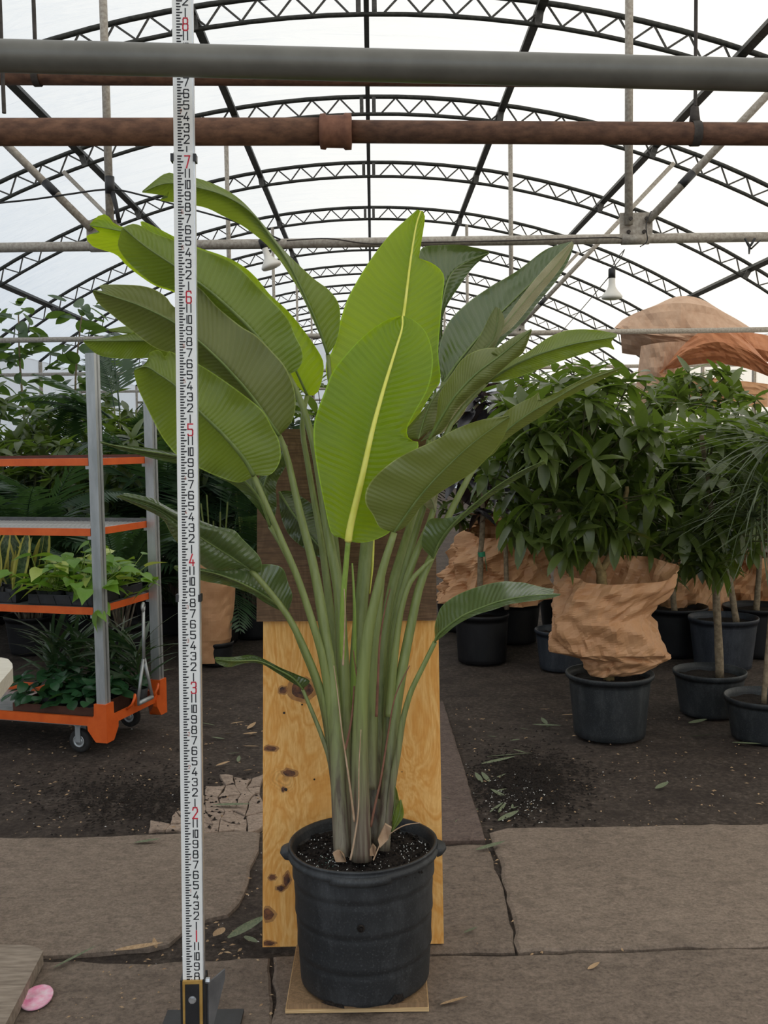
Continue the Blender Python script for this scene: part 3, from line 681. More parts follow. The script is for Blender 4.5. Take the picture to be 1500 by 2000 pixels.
# --- blades, rear to front
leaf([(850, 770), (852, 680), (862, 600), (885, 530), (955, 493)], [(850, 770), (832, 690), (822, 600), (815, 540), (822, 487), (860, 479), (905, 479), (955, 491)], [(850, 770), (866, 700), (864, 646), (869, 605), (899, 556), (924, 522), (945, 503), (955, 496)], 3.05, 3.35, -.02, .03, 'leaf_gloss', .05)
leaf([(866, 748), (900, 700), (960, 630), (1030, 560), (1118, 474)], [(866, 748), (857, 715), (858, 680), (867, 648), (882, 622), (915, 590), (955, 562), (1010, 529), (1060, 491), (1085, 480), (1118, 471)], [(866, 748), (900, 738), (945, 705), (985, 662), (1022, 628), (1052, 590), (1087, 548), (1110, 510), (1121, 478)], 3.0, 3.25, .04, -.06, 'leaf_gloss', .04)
leaf([(955, 672), (990, 630), (1040, 570), (1085, 520), (1119, 474)], [(955, 672), (985, 625), (1033, 560), (1078, 508), (1117, 471)], [(955, 672), (1000, 640), (1050, 580), (1096, 522), (1121, 478)], 2.98, 3.14, .01, .02, 'leaf_pale', .0, ribw=2, label='dry striped curled margin')
leaf([(640, 692), (622, 640), (596, 580), (562, 512), (528, 462), (490, 415), (440, 383), (380, 365), (325, 358), (278, 375)],
     [(640, 692), (618, 640), (588, 575), (556, 522), (530, 488), (507, 466), (472, 440), (434, 421), (399, 405), (345, 396), (312, 391), (330, 384), (278, 376)],
     [(640, 692), (655, 672), (664, 635), (662, 595), (642, 566), (610, 542), (558, 492), (524, 450), (498, 419), (472, 392), (440, 370), (395, 351), (345, 340), (320, 340), (278, 373)], 2.95, 2.62, .10, .06, 'leaf_mid', .02, 'midrib', 6)
leaf([(600, 772), (560, 690), (500, 610), (420, 540), (330, 485), (250, 455), (175, 440)],
     [(600, 772), (570, 745), (540, 720), (480, 690), (430, 640), (385, 596), (340, 571), (299, 556), (250, 521), (226, 497), (181, 481), (169, 460), (195, 455), (176, 441)],
     [(600, 772), (618, 770), (629, 742), (632, 710), (621, 685), (593, 645), (562, 607), (527, 575), (500, 542), (472, 518), (437, 500), (384, 482), (340, 462), (299, 441), (274, 431), (280, 447), (229, 440), (208, 419), (188, 424), (175, 439)], 2.93, 2.60, .06, .07, 'leaf_bright', .03)
leaf([(562, 730), (534, 698), (507, 663), (472, 625), (423, 580), (385, 550), (340, 519), (285, 482), (240, 445)],
     [(562, 730), (530, 724), (480, 690), (430, 640), (385, 592), (340, 568), (299, 553), (262, 524), (240, 500), (230, 478), (238, 447)],
     [(562, 730), (577, 726), (590, 708), (590, 684), (577, 656), (559, 618), (507, 563), (455, 514), (384, 484), (340, 469), (300, 455), (285, 446), (262, 437), (242, 443)], 2.80, 2.52, .07, .08, 'leaf_mid', .03, 'midrib', 9)
leaf([(400, 690), (340, 668), (250, 666), (163, 666)], [(400, 690), (340, 698), (290, 699), (230, 700), (190, 692), (163, 668)], [(400, 690), (350, 648), (300, 643), (250, 652), (205, 660), (163, 664)], 2.85, 2.62, .02, .05, 'leaf_mid', .02)
leaf([(420, 700), (340, 660), (270, 652), (212, 645)], [(420, 700), (340, 672), (265, 655), (213, 647)], [(420, 700), (340, 640), (262, 636), (210, 643)], 2.86, 2.8, .02, .02, 'leaf_mid', .0, ribw=2)
leaf([(545, 851), (507, 795), (480, 760), (458, 735), (430, 705), (389, 667), (343, 632), (280, 600), (230, 582), (183, 567)],
     [(545, 851), (500, 810), (460, 770), (420, 735), (385, 712), (340, 692), (300, 678), (250, 640), (215, 612), (192, 592), (181, 571)],
     [(545, 851), (567, 828), (577, 797), (574, 758), (558, 718), (535, 690), (500, 655), (470, 637), (423, 598), (390, 562), (362, 552), (352, 590), (340, 600), (322, 578), (290, 561), (245, 556), (194, 557), (206, 568), (183, 566)], 2.74, 2.46, .05, .08, 'leaf_dull', .02, 'midrib', 7)
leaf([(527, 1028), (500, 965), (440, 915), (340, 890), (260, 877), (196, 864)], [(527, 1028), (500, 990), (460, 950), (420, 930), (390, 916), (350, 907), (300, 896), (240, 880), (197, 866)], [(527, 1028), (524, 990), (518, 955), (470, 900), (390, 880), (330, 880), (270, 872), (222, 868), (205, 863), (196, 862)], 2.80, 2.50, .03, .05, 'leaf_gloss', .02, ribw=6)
leaf([(495, 928), (477, 897), (440, 853), (392, 806), (345, 756), (312, 732), (285, 716), (264, 722)],
     [(495, 930), (474, 941), (456, 941), (425, 930), (401, 920), (352, 894), (330, 872), (312, 846), (290, 802), (271, 762), (262, 730), (263, 722)],
     [(496, 928), (528, 927), (547, 900), (546, 864), (532, 835), (513, 802), (473, 769), (433, 740), (389, 712), (345, 692), (330, 686), (322, 698), (312, 684), (294, 688), (288, 704), (276, 716), (265, 719)], 2.64, 2.44, .06, .06, 'leaf_mid', .03, 'midrib', 9, label='lowest broad green blade at the left')
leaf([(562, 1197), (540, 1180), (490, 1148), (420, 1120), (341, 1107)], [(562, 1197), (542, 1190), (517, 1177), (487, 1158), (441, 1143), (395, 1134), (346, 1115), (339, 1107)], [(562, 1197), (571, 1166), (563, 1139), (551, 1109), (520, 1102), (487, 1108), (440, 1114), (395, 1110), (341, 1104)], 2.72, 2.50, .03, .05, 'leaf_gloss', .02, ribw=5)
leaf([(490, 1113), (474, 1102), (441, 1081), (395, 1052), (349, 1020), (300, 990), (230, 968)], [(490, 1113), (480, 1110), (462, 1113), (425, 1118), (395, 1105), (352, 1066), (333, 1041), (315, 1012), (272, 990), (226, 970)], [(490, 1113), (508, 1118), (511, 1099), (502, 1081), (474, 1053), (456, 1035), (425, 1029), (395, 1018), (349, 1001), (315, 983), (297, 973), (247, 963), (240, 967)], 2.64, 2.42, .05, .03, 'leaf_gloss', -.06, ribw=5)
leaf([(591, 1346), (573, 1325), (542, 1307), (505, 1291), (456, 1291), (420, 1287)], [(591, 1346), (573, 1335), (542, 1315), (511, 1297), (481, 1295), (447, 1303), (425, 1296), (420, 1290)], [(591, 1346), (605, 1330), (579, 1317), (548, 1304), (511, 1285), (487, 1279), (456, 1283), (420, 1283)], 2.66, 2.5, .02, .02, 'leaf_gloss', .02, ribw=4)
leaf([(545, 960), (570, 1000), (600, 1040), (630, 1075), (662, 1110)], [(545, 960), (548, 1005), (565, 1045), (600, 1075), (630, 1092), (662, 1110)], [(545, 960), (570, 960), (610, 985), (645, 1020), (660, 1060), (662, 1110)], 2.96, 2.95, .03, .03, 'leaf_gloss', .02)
leaf([(560, 870), (545, 900), (520, 935), (512, 985), (530, 1030)], [(560, 870), (530, 900), (505, 935), (505, 990), (528, 1028)], [(560, 870), (560, 905), (540, 945), (540, 990), (532, 1030)], 2.9, 2.9, .02, .02, 'leaf_gloss', .02)
leaf([(724, 1005), (742, 900), (765, 760), (788, 616), (796, 555), (803, 500), (813, 440), (822, 412)],
     [(724, 1005), (690, 900), (655, 800), (636, 718), (650, 682), (664, 629), (678, 586), (698, 548), (728, 501), (762, 458), (796, 426), (815, 409)],
     [(724, 1005), (770, 900), (839, 775), (860, 744), (856, 689), (860, 629), (864, 582), (867, 538), (846, 515), (818, 504), (819, 497), (826, 454), (830, 425), (826, 412)], 2.86, 3.02, .05, .05, 'leaf_bright', .04, 'midrib_y', 12, label='tall upright bright green blade with yellow midrib', zmid=-.02)
leaf([(817, 858), (835, 800), (860, 760), (900, 720), (960, 665), (974, 602)], [(817, 858), (775, 858), (800, 830), (835, 790), (852, 772), (870, 745), (900, 708), (935, 660), (955, 620), (968, 599)], [(817, 858), (850, 830), (880, 780), (930, 720), (965, 680), (985, 630), (976, 602)], 2.85, 3.0, .03, .02, 'leaf_dull', -.04, ribw=3)
leaf([(822, 862), (860, 830), (885, 800), (912, 768), (935, 742)], [(822, 862), (858, 815), (880, 780), (905, 755), (935, 738)], [(822, 862), (870, 842), (900, 815), (920, 780), (938, 745)], 2.92, 2.95, .01, .02, 'leaf_pale', .02, ribw=2)
leaf([(950, 748), (990, 722), (1040, 697), (1120, 672), (1204, 658)], [(950, 748), (968, 722), (990, 708), (1030, 688), (1070, 660), (1110, 645), (1160, 644), (1206, 652)], [(950, 748), (1000, 740), (1050, 722), (1090, 707), (1140, 691), (1180, 678), (1200, 683), (1194, 668), (1206, 656)], 2.80, 2.60, .06, .0, 'leaf_mid', .02, 'midrib', 6)
leaf([(838, 858), (862, 815), (890, 772), (930, 730), (980, 692), (1038, 644)], [(838, 858), (852, 815), (858, 772), (880, 735), (905, 700), (940, 682), (980, 680), (958, 690), (1000, 660), (1038, 642)], [(838, 858), (856, 848), (872, 832), (892, 800), (922, 770), (960, 740), (1000, 705), (1022, 688), (1039, 645)], 2.78, 2.66, .06, .02, 'leaf_dull', -.03, 'midrib', 6)
leaf([(930, 905), (980, 850), (1030, 810), (1090, 775), (1150, 742), (1214, 718)], [(930, 905), (960, 850), (985, 808), (1012, 789), (1040, 775), (1052, 766), (1050, 782), (1085, 768), (1110, 754), (1160, 731), (1214, 716)], [(930, 905), (962, 888), (985, 862), (1020, 836), (1060, 811), (1090, 786), (1130, 765), (1190, 734), (1214, 720)], 2.78, 2.55, .02, .04, 'leaf_dull', .0, ribw=4)
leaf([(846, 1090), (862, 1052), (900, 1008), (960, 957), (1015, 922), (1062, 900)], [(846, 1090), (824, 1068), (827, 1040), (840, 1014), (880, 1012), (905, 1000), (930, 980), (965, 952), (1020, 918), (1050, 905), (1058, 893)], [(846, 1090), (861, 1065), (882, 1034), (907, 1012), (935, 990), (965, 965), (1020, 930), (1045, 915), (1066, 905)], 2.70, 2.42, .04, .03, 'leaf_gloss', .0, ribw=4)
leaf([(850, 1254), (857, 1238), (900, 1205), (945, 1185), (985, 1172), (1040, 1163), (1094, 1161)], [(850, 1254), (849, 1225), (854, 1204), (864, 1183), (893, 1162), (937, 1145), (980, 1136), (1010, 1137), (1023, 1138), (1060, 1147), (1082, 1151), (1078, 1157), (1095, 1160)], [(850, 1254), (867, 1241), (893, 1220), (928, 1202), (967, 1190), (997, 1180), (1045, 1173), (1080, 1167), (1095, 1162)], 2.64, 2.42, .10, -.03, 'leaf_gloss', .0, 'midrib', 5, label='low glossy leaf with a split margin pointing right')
leaf([(838, 970), (845, 980), (850, 1000)], [(838, 970), (828, 985), (849, 1001)], [(838, 970), (856, 955), (850, 1000)], 2.74, 2.74, .01, .01, 'leaf_pale', .0, ribw=2, N=10, MM=3)
leaf([(680, 1057), (686, 1021), (707, 932), (728, 838), (749, 761), (771, 689), (785, 642), (786, 618)],
     [(680, 1057), (664, 1050), (647, 1040), (634, 987), (621, 923), (613, 868), (613, 829), (621, 800), (634, 765), (647, 731), (664, 706), (694, 672), (728, 642), (762, 622), (783, 617)],
     [(680, 1057), (700, 1060), (728, 1056), (762, 1039), (780, 1010), (797, 960), (806, 905), (818, 866), (800, 858), (795, 838), (810, 806), (835, 761), (845, 718), (843, 680), (830, 646), (805, 623), (788, 617)], 2.62, 2.70, .06, .06, 'leaf_bright', .05, 'midrib_y', 15, label='wide bright green blade with yellow midrib at the centre', zmid=-.06)
leaf([(770, 1040), (792, 1008), (820, 970), (860, 925), (916, 872), (960, 838), (995, 814)], [(770, 1040), (742, 1030), (728, 1005), (714, 983), (716, 955), (735, 928), (770, 899), (805, 880), (848, 861), (890, 838), (940, 820), (995, 811)], [(770, 1040), (790, 1030), (808, 1010), (822, 990), (842, 974), (870, 955), (920, 925), (942, 905), (965, 880), (985, 850), (996, 818)], 2.58, 2.36, .02, .07, 'leaf_dull', .0, 'midrib', 5, label='dull olive blade crossing in front at the right')
# --- petioles
for a in (([(562, 730), (590, 790), (615, 880), (635, 1005), (650, 1090), (662, 1160), (668, 1260), (672, 1380), (670, 1520), (672, 1660)], 2.80, 2.62, 11, 34),
          ([(600, 772), (590, 830), (600, 900), (615, 985), (629, 1065), (642, 1167), (652, 1260), (662, 1400), (668, 1560)], 2.93, 2.70, 9, 22),
          ([(545, 851), (560, 890), (587, 1007), (608, 1087), (624, 1167), (636, 1247), (648, 1327), (656, 1420), (662, 1560), (668, 1672)], 2.74, 2.58, 11, 34),
          ([(495, 928), (520, 985), (548, 1050), (580, 1125), (610, 1215), (630, 1285), (645, 1380), (655, 1500), (662, 1640)], 2.64, 2.62, 10, 22),
          ([(527, 1028), (555, 1075), (585, 1140), (611, 1220), (632, 1297), (648, 1400), (660, 1540)], 2.80, 2.68, 9, 20),
          ([(490, 1113), (530, 1160), (565, 1208), (595, 1268), (620, 1330), (640, 1400), (652, 1500), (660, 1600)], 2.64, 2.63, 11, 20),
          ([(562, 1197), (588, 1262), (612, 1320), (632, 1385), (648, 1480)], 2.72, 2.68, 8, 16),
          ([(591, 1346), (612, 1396), (629, 1439), (645, 1490), (655, 1570)], 2.66, 2.62, 7, 12),
          ([(640, 692), (645, 760), (640, 900), (655, 1060), (668, 1200), (676, 1350), (680, 1520)], 2.95, 2.74, 8, 20),
          ([(850, 770), (838, 860), (810, 1000), (775, 1160), (745, 1300), (730, 1450), (722, 1600)], 3.05, 2.76, 9, 24),
          ([(866, 748), (845, 850), (815, 985), (789, 1073), (773, 1127), (760, 1193), (749, 1273), (742, 1400), (735, 1520), (735, 1650)], 3.0, 2.68, 10, 42),
          ([(950, 748), (880, 830), (840, 950), (800, 1080), (772, 1200), (760, 1330), (752, 1480), (745, 1620)], 2.80, 2.72, 8, 24),
          ([(838, 858), (848, 985), (816, 1073), (792, 1140), (773, 1220), (765, 1310), (758, 1420), (750, 1560)], 2.78, 2.66, 9, 24),
          ([(930, 905), (880, 1000), (848, 1075), (821, 1140), (803, 1220), (787, 1300), (774, 1380), (762, 1480), (754, 1580), (748, 1660)], 2.78, 2.62, 11, 28),
          ([(846, 1090), (825, 1110), (800, 1140), (782, 1200), (770, 1290), (760, 1400)], 2.70, 2.66, 8, 18),
          ([(850, 1253), (827, 1300), (805, 1345), (795, 1375), (786, 1410), (777, 1470), (766, 1535), (757, 1620)], 2.64, 2.62, 9, 16)):
    petiole(*a)
petiole([(770, 1040), (747, 1113), (731, 1180), (717, 1247), (707, 1348), (703, 1450), (704, 1560), (706, 1680)], 2.58, 2.56, 13, 42)
petiole([(752, 1090), (742, 1180), (730, 1300), (725, 1420), (722, 1540)], 2.68, 2.64, 6, 34)
petiole([(724, 1000), (716, 1065), (710, 1130), (702, 1220), (695, 1330), (692, 1450), (690, 1600)], 2.86, 2.68, 24, 34, 'petiole')
petiole([(727, 1030), (728, 1070), (727, 1110), (722, 1160)], 2.84, 2.82, 9, 2, 'midrib_y')
petiole([(680, 1056), (675, 1113), (671, 1160), (669, 1220), (670, 1300), (672, 1450)], 2.62, 2.70, 10, 16, 'petiole_yellow')
petiole([(688, 1100), (692, 1180), (692, 1250), (690, 1330), (686, 1470)], 2.74, 2.72, 3, 16, 'petiole_yellow')
# sheath edges and husks at the base
for a in (([(652, 1300), (660, 1360), (668, 1430), (674, 1470), (684, 1540), (692, 1605)], 2.545, 2.535, 1.5, 4.5, 'husk'),
          ([(705, 1425), (701, 1500), (700, 1580), (692, 1640), (684, 1680)], 2.535, 2.53, 1.5, 4, 'husk'),
          ([(800, 1300), (772, 1360), (757, 1440), (744, 1520), (733, 1570), (724, 1615)], 2.60, 2.56, 2, 5, 'rust2'),
          ([(692, 1340), (687, 1400), (680, 1440), (674, 1465)], 2.58, 2.56, 3, 5, 'rust2'),
          ([(762, 1150), (752, 1190), (742, 1250), (738, 1330), (735, 1400)], 2.645, 2.62, 2, 6, 'rust2'),
          ([(672, 1150), (674, 1200), (670, 1300)], 2.63, 2.61, 1.5, 4, 'husk'),
          ([(690, 1270), (700, 1360), (690, 1400)], 2.64, 2.62, 2, 3, 'rust2'),
          ([(729, 1680), (745, 1645), (762, 1628), (790, 1612), (820, 1607)], 2.56, 2.66, 4, 2, 'husk')):
    petiole(*a, flat=.5, name='sheath_edge')
leaf([(752, 1640), (768, 1590), (772, 1535)], [(752, 1640), (757, 1590), (768, 1535)], [(752, 1640), (782, 1600), (776, 1545)], 2.62, 2.62, .01, .02, 'leaf_dull', .02, ribw=2, N=14, MM=3, label='dead dark sheath')
leaf([(765, 1625), (780, 1590), (782, 1562)], [(765, 1625), (770, 1590), (781, 1562)], [(765, 1625), (788, 1595), (784, 1562)], 2.61, 2.61, .01, .01, 'leaf_mid', .01, ribw=2, N=10, MM=3)
for q in ([(650, 1668), (663, 1660), (672, 1672), (676, 1684), (656, 1684)], [(722, 1660), (728, 1650), (735, 1658), (732, 1672), (722, 1672)], [(738, 1640), (752, 1610), (765, 1618), (758, 1640), (742, 1656)]):
    r = [P(x, y, 2.545 + .02 * (i % 2)) for i, (x, y) in enumerate(q)]; r2 = [p + Vector((0, .012, 0)) for p in r]; n = len(r)
    obj('cut_stub', r + r2, [tuple(range(n - 1, -1, -1)), tuple(range(n, 2 * n))] + [(i, (i + 1) % n, n + (i + 1) % n, n + i) for i in range(n)], M['husk'], hero, False)
# ------------------------------------------------------------------ measuring rod
base = G(380, 2058); topp = P(356.5, 50, 2.345)
d8 = (topp - base); RZ = d8.normalized(); SC8 = d8.length / 8.0          # one foot along the rod
RX = Vector((1, 0, 0)); RX = (RX - RZ * RX.dot(RZ)).normalized(); RX = (Matrix.Rotation(math.radians(2.0), 3, RZ) @ RX).normalized(); RY = RZ.cross(RX)
FR = frame(base, RX, RY, RZ)
rod = thing('measuring_rod', base, 'tall white telescoping measuring rod with black ticks and red foot numerals', 'measuring rod')
FT = SC8
secs = [(.022, 3.70 * FT, .0245, .012), (3.66 * FT, 7.07 * FT, .0232, .010), (6.98 * FT, 9.2 * FT, .0222, .008)]
for (z0, z1_, hw, hd) in secs:
    s_ = MB().box((-hw, -hd, z0), (hw, hd, z1_), FR).build('section', M['white'], rod)
    MB().box((hw, -hd + .0005, z0), (hw + .0022, hd, z1_), FR).build('edge_strip', M['alu'], s_)
def sec_at(z):
    k = 0 if z < 3.695 * FT else (1 if z < 7.05 * FT else 2); return secs[k][2], secs[k][3]
SEG = {'0': [((0, 0), (1, 0), (1, 1), (0, 1), (0, 0))], '1': [((.5, 0), (.5, 1))], '2': [((0, .78), (.12, 1), (.88, 1), (1, .8), (1, .62), (0, .0), (1, 0))],
       '3': [((0, .85), (.1, 1), (.9, 1), (1, .88), (1, .62), (.85, .52), (.4, .52)), ((.85, .52), (1, .42), (1, .12), (.9, 0), (.1, 0), (0, .15))],
       '4': [((.62, 1), (0, .25), (1, .25)), ((.75, .5), (.75, 0))], '5': [((1, 1), (0, 1), (0, .55), (.85, .55), (1, .45), (1, .12), (.88, 0), (.1, 0), (0, .12))],
       '6': [((1, .85), (.88, 1), (.12, 1), (0, .88), (0, .12), (.12, 0), (.88, 0), (1, .12), (1, .42), (.88, .52), (0, .52))], '7': [((0, 1), (1, 1), (.35, 0))],
       '8': [((.12, .53), (.05, .65), (.05, .88), (.15, 1), (.85, 1), (.95, .88), (.95, .65), (.88, .53), (.12, .53), (0, .42), (0, .12), (.12, 0), (.88, 0), (1, .12), (1, .42), (.88, .53))],
       '9': [((0, .15), (.12, 0), (.88, 0), (1, .12), (1, .88), (.88, 1), (.12, 1), (0, .88), (0, .6), (.12, .5), (1, .5))]}
def stroke(b, pts, w, off):
    for (x0, z0), (x1, z1_) in zip(pts, pts[1:]):
        d = Vector((x1 - x0, z1_ - z0)); L = d.length
        if L < 1e-7: continue
        d /= L; n = Vector((-d.y, d.x)) * w / 2; e = d * w * .45
        q = [(x0 - e.x + n.x, z0 - e.y + n.y), (x0 - e.x - n.x, z0 - e.y - n.y), (x1 + e.x - n.x, z1_ + e.y - n.y), (x1 + e.x + n.x, z1_ + e.y + n.y)]
        b.add([FR @ Vector((x, off, z)) for x, z in q], [(0, 1, 2, 3)])
def numeral(b, s, cx, cz, h, w, sw, off):
    if len(s) == 2: parts = [(s[0], cx - w * .42, w * .05 if s[0] == '1' else w * .5), (s[1], cx + w * .22 if s[1] != '1' else cx + w * .42, w * .05 if s[1] == '1' else w * .58)]
    else: parts = [(s, cx, w)]
    for i, (ch, x, ww) in enumerate(parts):
        for pl in SEG[ch]: stroke(b, [(x + (px - .5) * ww, cz + (pz - .5) * h) for px, pz in pl], sw, off)
ticks = MB(); nums = MB(); reds = MB(); small = MB(); inch = FT / 12
q0 = int(7.6 * 4)
for q in range(q0, int(9.1 * 48)):
    z = q * inch / 4
    hw, hd = sec_at(z); off = -hd - .0006
    Lq = .0135 if q % 4 == 0 else (.0108 if q % 2 == 0 else .0085)
    x0 = -hw + .0095; h = inch / 16
    ticks.add([FR @ Vector(p) for p in ((x0, off, z - h), (x0 + Lq - .001, off, z - h), (x0 + Lq + (.0012 if q % 4 == 0 else 0), off, z + h), (x0, off, z + h))], [(0, 1, 2, 3)])
for n in range(8, 110):
    z = n * inch; hw, hd = sec_at(z); off = -hd - .0006; cx = hw - .0145
    if n % 12 == 0: numeral(reds, str(n // 12), cx, z, .0268, .0110, .0031, off)
    else:
        k = n % 12; numeral(nums, str(k), cx, z, .0180, .0112, .0026, off)
    if n % 12 in (4, 8):
        numeral(small, str(max(1, n // 12)), cx - .0125, z + inch * (.45 if n % 12 == 4 else -.4), .0085, .0042, .0010, off)
tag(ticks.build('tick_marks', M['ink'], rod), kind='stuff'); tag(nums.build('inch_numerals', M['ink'], rod), kind='stuff'); reds.build('foot_numerals', M['redink'], rod); small.build('small_foot_numerals', M['redink2'], rod)
for zc, hw in ((3.70 * FT, .0245), (7.03 * FT, .0236)):
    for s in (-1, 1): MB().box((s * (hw + .002) - .0035, -.013, zc - .008), (s * (hw + .002) + .0035, .012, zc + .009), FR).build('clip', M['black'], rod)
# stand the rod is bolted into
st = thing('rod_stand', base, 'black steel box stand with brass edging holding the measuring rod foot', 'stand')
zt_ = 7.72 * inch; hw = .030
MB().box((-hw, -.016, .012), (-hw + .006, .030, zt_), FR).box((hw - .006, -.016, .012), (hw, .030, zt_), FR).box((-hw, .013, .012), (hw, .030, zt_), FR).build('channel', M['black'], st)
fp = MB().box((-hw + .0062, -.0205, .03), (hw - .0062, -.0140, zt_), FR).build('brass_frame', M['brass'], st)
MB().box((-hw + .0125, -.0235, .034), (hw - .0135, -.0206, zt_ - .0075), FR).build('front_plate', M['black'], st)
bl = FR @ Vector((0, -.0236, zt_ - .045)); MB().disc(bl, .0075, RY * -1, 6, .006).build('bolt', M['steel'], st); MB().disc(bl, .0095, RY * -1, 16, .0012).build('washer', M['steel'], st)
MB().disc(FR @ Vector((hw, -.004, zt_ - .008)), .0075, RX, 6, .010).build('bolt', M['steel'], st)
MB().disc(FR @ Vector((hw, -.004, .06)), .0075, RX, 6, .010).build('bolt', M['steel'], st)
v = [(hw + .001, .010, zt_ - .022), (hw + .034, .075, zt_ - .022), (hw + .034, .075, zt_ - .045), (hw + .001, .010, .02)]
MB().add([FR @ Vector(p) for p in v] + [FR @ (Vector(p) + Vector((.0035, -.002, 0))) for p in v], [(3, 2, 1, 0), (4, 5, 6, 7), (0, 1, 5, 4), (1, 2, 6, 5), (2, 3, 7, 6), (3, 0, 4, 7)]).build('gusset', M['greypanel'], st)
MB().box((-.10, -.06, .0105), (.10, .16, .020), frame(base, (1, 0, 0), (0, 1, 0), (0, 0, 1))).build('base_plate', M['black'], st)
# ------------------------------------------------------------------ nursery cart (rotated): U along its length to the left, V across it to the back
cc = G(205, 1447, .075); cc.z = 0
V_ = Vector((.287, .958, 0)); U_ = Vector((-.958, .287, 0)); ZZ = Vector((0, 0, 1))
CF = frame(cc, U_, V_, ZZ); LEN, DEP = 1.30, .52
cart = thing('nursery_cart', cc, 'orange and zinc plant trolley with three wire shelves and castor wheels', 'plant trolley')
def zc(px, py, u=0, v=0):            # height of a point of the cart seen at a pixel
    q = CF @ Vector((u, v, 0)); return P(px, py, q.y).z
ZTOP = zc(180, 690); ZD = .165
cbox = lambda lo, hi: MB().box(lo, hi, CF)
for u in (0, LEN):
    for v in (0, DEP):
        su = 1 if u == 0 else -1; sv = 1 if v == 0 else -1
        b = MB().box((u - .024, v - .024, .20), (u + .024, v - .019, ZTOP), CF).box((u - .024, v + .019, .20), (u + .024, v + .024, ZTOP), CF).box((u + (.019 if u else -.024), v - .019, .20), (u + (.024 if u else -.019), v + .019, ZTOP), CF)
        if u == 0: b.box((u - .024, v - .006, .20), (u - .012, v + .006, ZTOP), CF)
        b.build('post', M['galvbright'], cart)
        b = MB(); prof = [(.060, .240, .030), (.060, .215, .030), (.056, .205, .034), (.10, .150, .04), (.085, .118, .04), (.030, .078, .028), (.022, .074, .024)]
        vv = []
        ww = [(.034, .262), (.036, .205), (.074, .165), (.072, .130), (.036, .082), (.028, .074)]
        for hw, z in ww:
            for a_, c_ in ((-.033, -.033), (hw, -.033), (hw, .034 if hw < .05 else -.01), (.034 if hw < .05 else -.01, hw), (-.033, hw)):
                vv.append(CF @ Vector((u + su * a_, v + sv * c_, z)))
        n = 5; k = len(ww)
        ff = [(i * n + j, i * n + (j + 1) % n, (i + 1) * n + (j + 1) % n, (i + 1) * n + j) for i in range(k - 1) for j in range(n)] + [tuple(range(n)), tuple((k - 1) * n + j for j in range(n))]
        b.add(vv, ff).build('corner_casting', M['orange'], cart)
        # castor
        uc, vc = u + su * .155, v + sv * .03
        wr = .058
        w = MB().lathe([(.0, -.016), (.030, -.016), (.033, -.012), (.040, -.012), (.043, -.016), (.052, -.0165), (wr, -.010), (wr, .010), (.052, .0165), (.043, .016), (.0, .016)], (0, 0, 0), 28)
        mm = CF @ Matrix.Translation((uc, vc, wr)) @ Matrix.Rotation(math.pi / 2, 4, 'X'); w.v = [mm @ q for q in w.v]
        wh = w.build('wheel', M['rubber'], cart, True)
        h = MB().lathe([(.012, .0168), (.030, .0172), (.032, .0195), (.026, .0195), (.024, .0175), (.017, .0175), (.016, .020), (.0, .020)], (0, 0, 0), 24); h.v = [mm @ q for q in h.v]; h.build('hub', M['galvbright'], wh, True)
        cbox((uc - .014, vc - .026, .055), (uc + .014, vc - .021, .140)).box((uc - .014, vc + .021, .055), (uc + .014, vc + .026, .140), CF).box((uc - .02, vc - .026, .135), (uc + .02, vc + .026, .142), CF).build('fork', M['galvbright'], cart)
for lo, hi in (((-.02, -.022, .150), (LEN + .02, -.006, .192)), ((-.02, DEP + .006, .150), (LEN + .02, DEP + .022, .192)), ((-.022, .0, .150), (-.006, DEP, .192)), ((LEN + .006, 0, .150), (LEN + .022, DEP, .192))):
    cbox(lo, hi).build('deck_rail', M['orange'], cart)
cbox((0, 0, .140), (LEN, DEP, .150)).build('deck', M['galvbright'], cart)
SH = [zc(165, 898), zc(168, 1036), zc(175, 1190)]
wmesh = (lambda b: mesh_data('wire', b.v, b.f, M['steel'], True))(MB().tube([(0, -.0, 0), (0, DEP - .02, 0)], .0024, 6))
lmesh = (lambda b: mesh_data('wire', b.v, b.f, M['steel'], True))(MB().tube([(0, 0, 0), (LEN - .06, 0, 0)], .0028, 6))
for si, z in enumerate(SH):
    sh = MB(); s0 = cbox((.035, -.012, z - .028), (LEN - .035, -.006, z + .008)).build('shelf', M['orange'], cart)
    cbox((.035, DEP + .0, z - .02), (LEN - .035, DEP + .006, z + .02)).build('back_rail', M['brown_edge'] if si == 0 else M['greypanel'], s0)
    for u in (.033, LEN - .035): cbox((u - .006, -.006, z - .028), (u, DEP, z + .006)).build('end_rail', M['orange'], s0)
    for i in range(1, 45):
        u = .035 + i * (LEN - .07) / 45
        inst('wire', wmesh, CF @ Matrix.Translation((u, 0, z + .002)), s0)
    for v in (.12, .25, .38): inst('wire', lmesh, CF @ Matrix.Translation((.03, v, z - .002)), s0)
    for v in (.0, DEP): cbox((-.01, v - .012, z - .045), (.05, v + .012, z - .030)).build('shelf_hook', M['galvbright'], s0)
    if si == 2: cbox((.04, .0, z + .004), (LEN - .04, DEP - .01, z + .0065)).build('mesh_panel', M['greypanel'], s0)
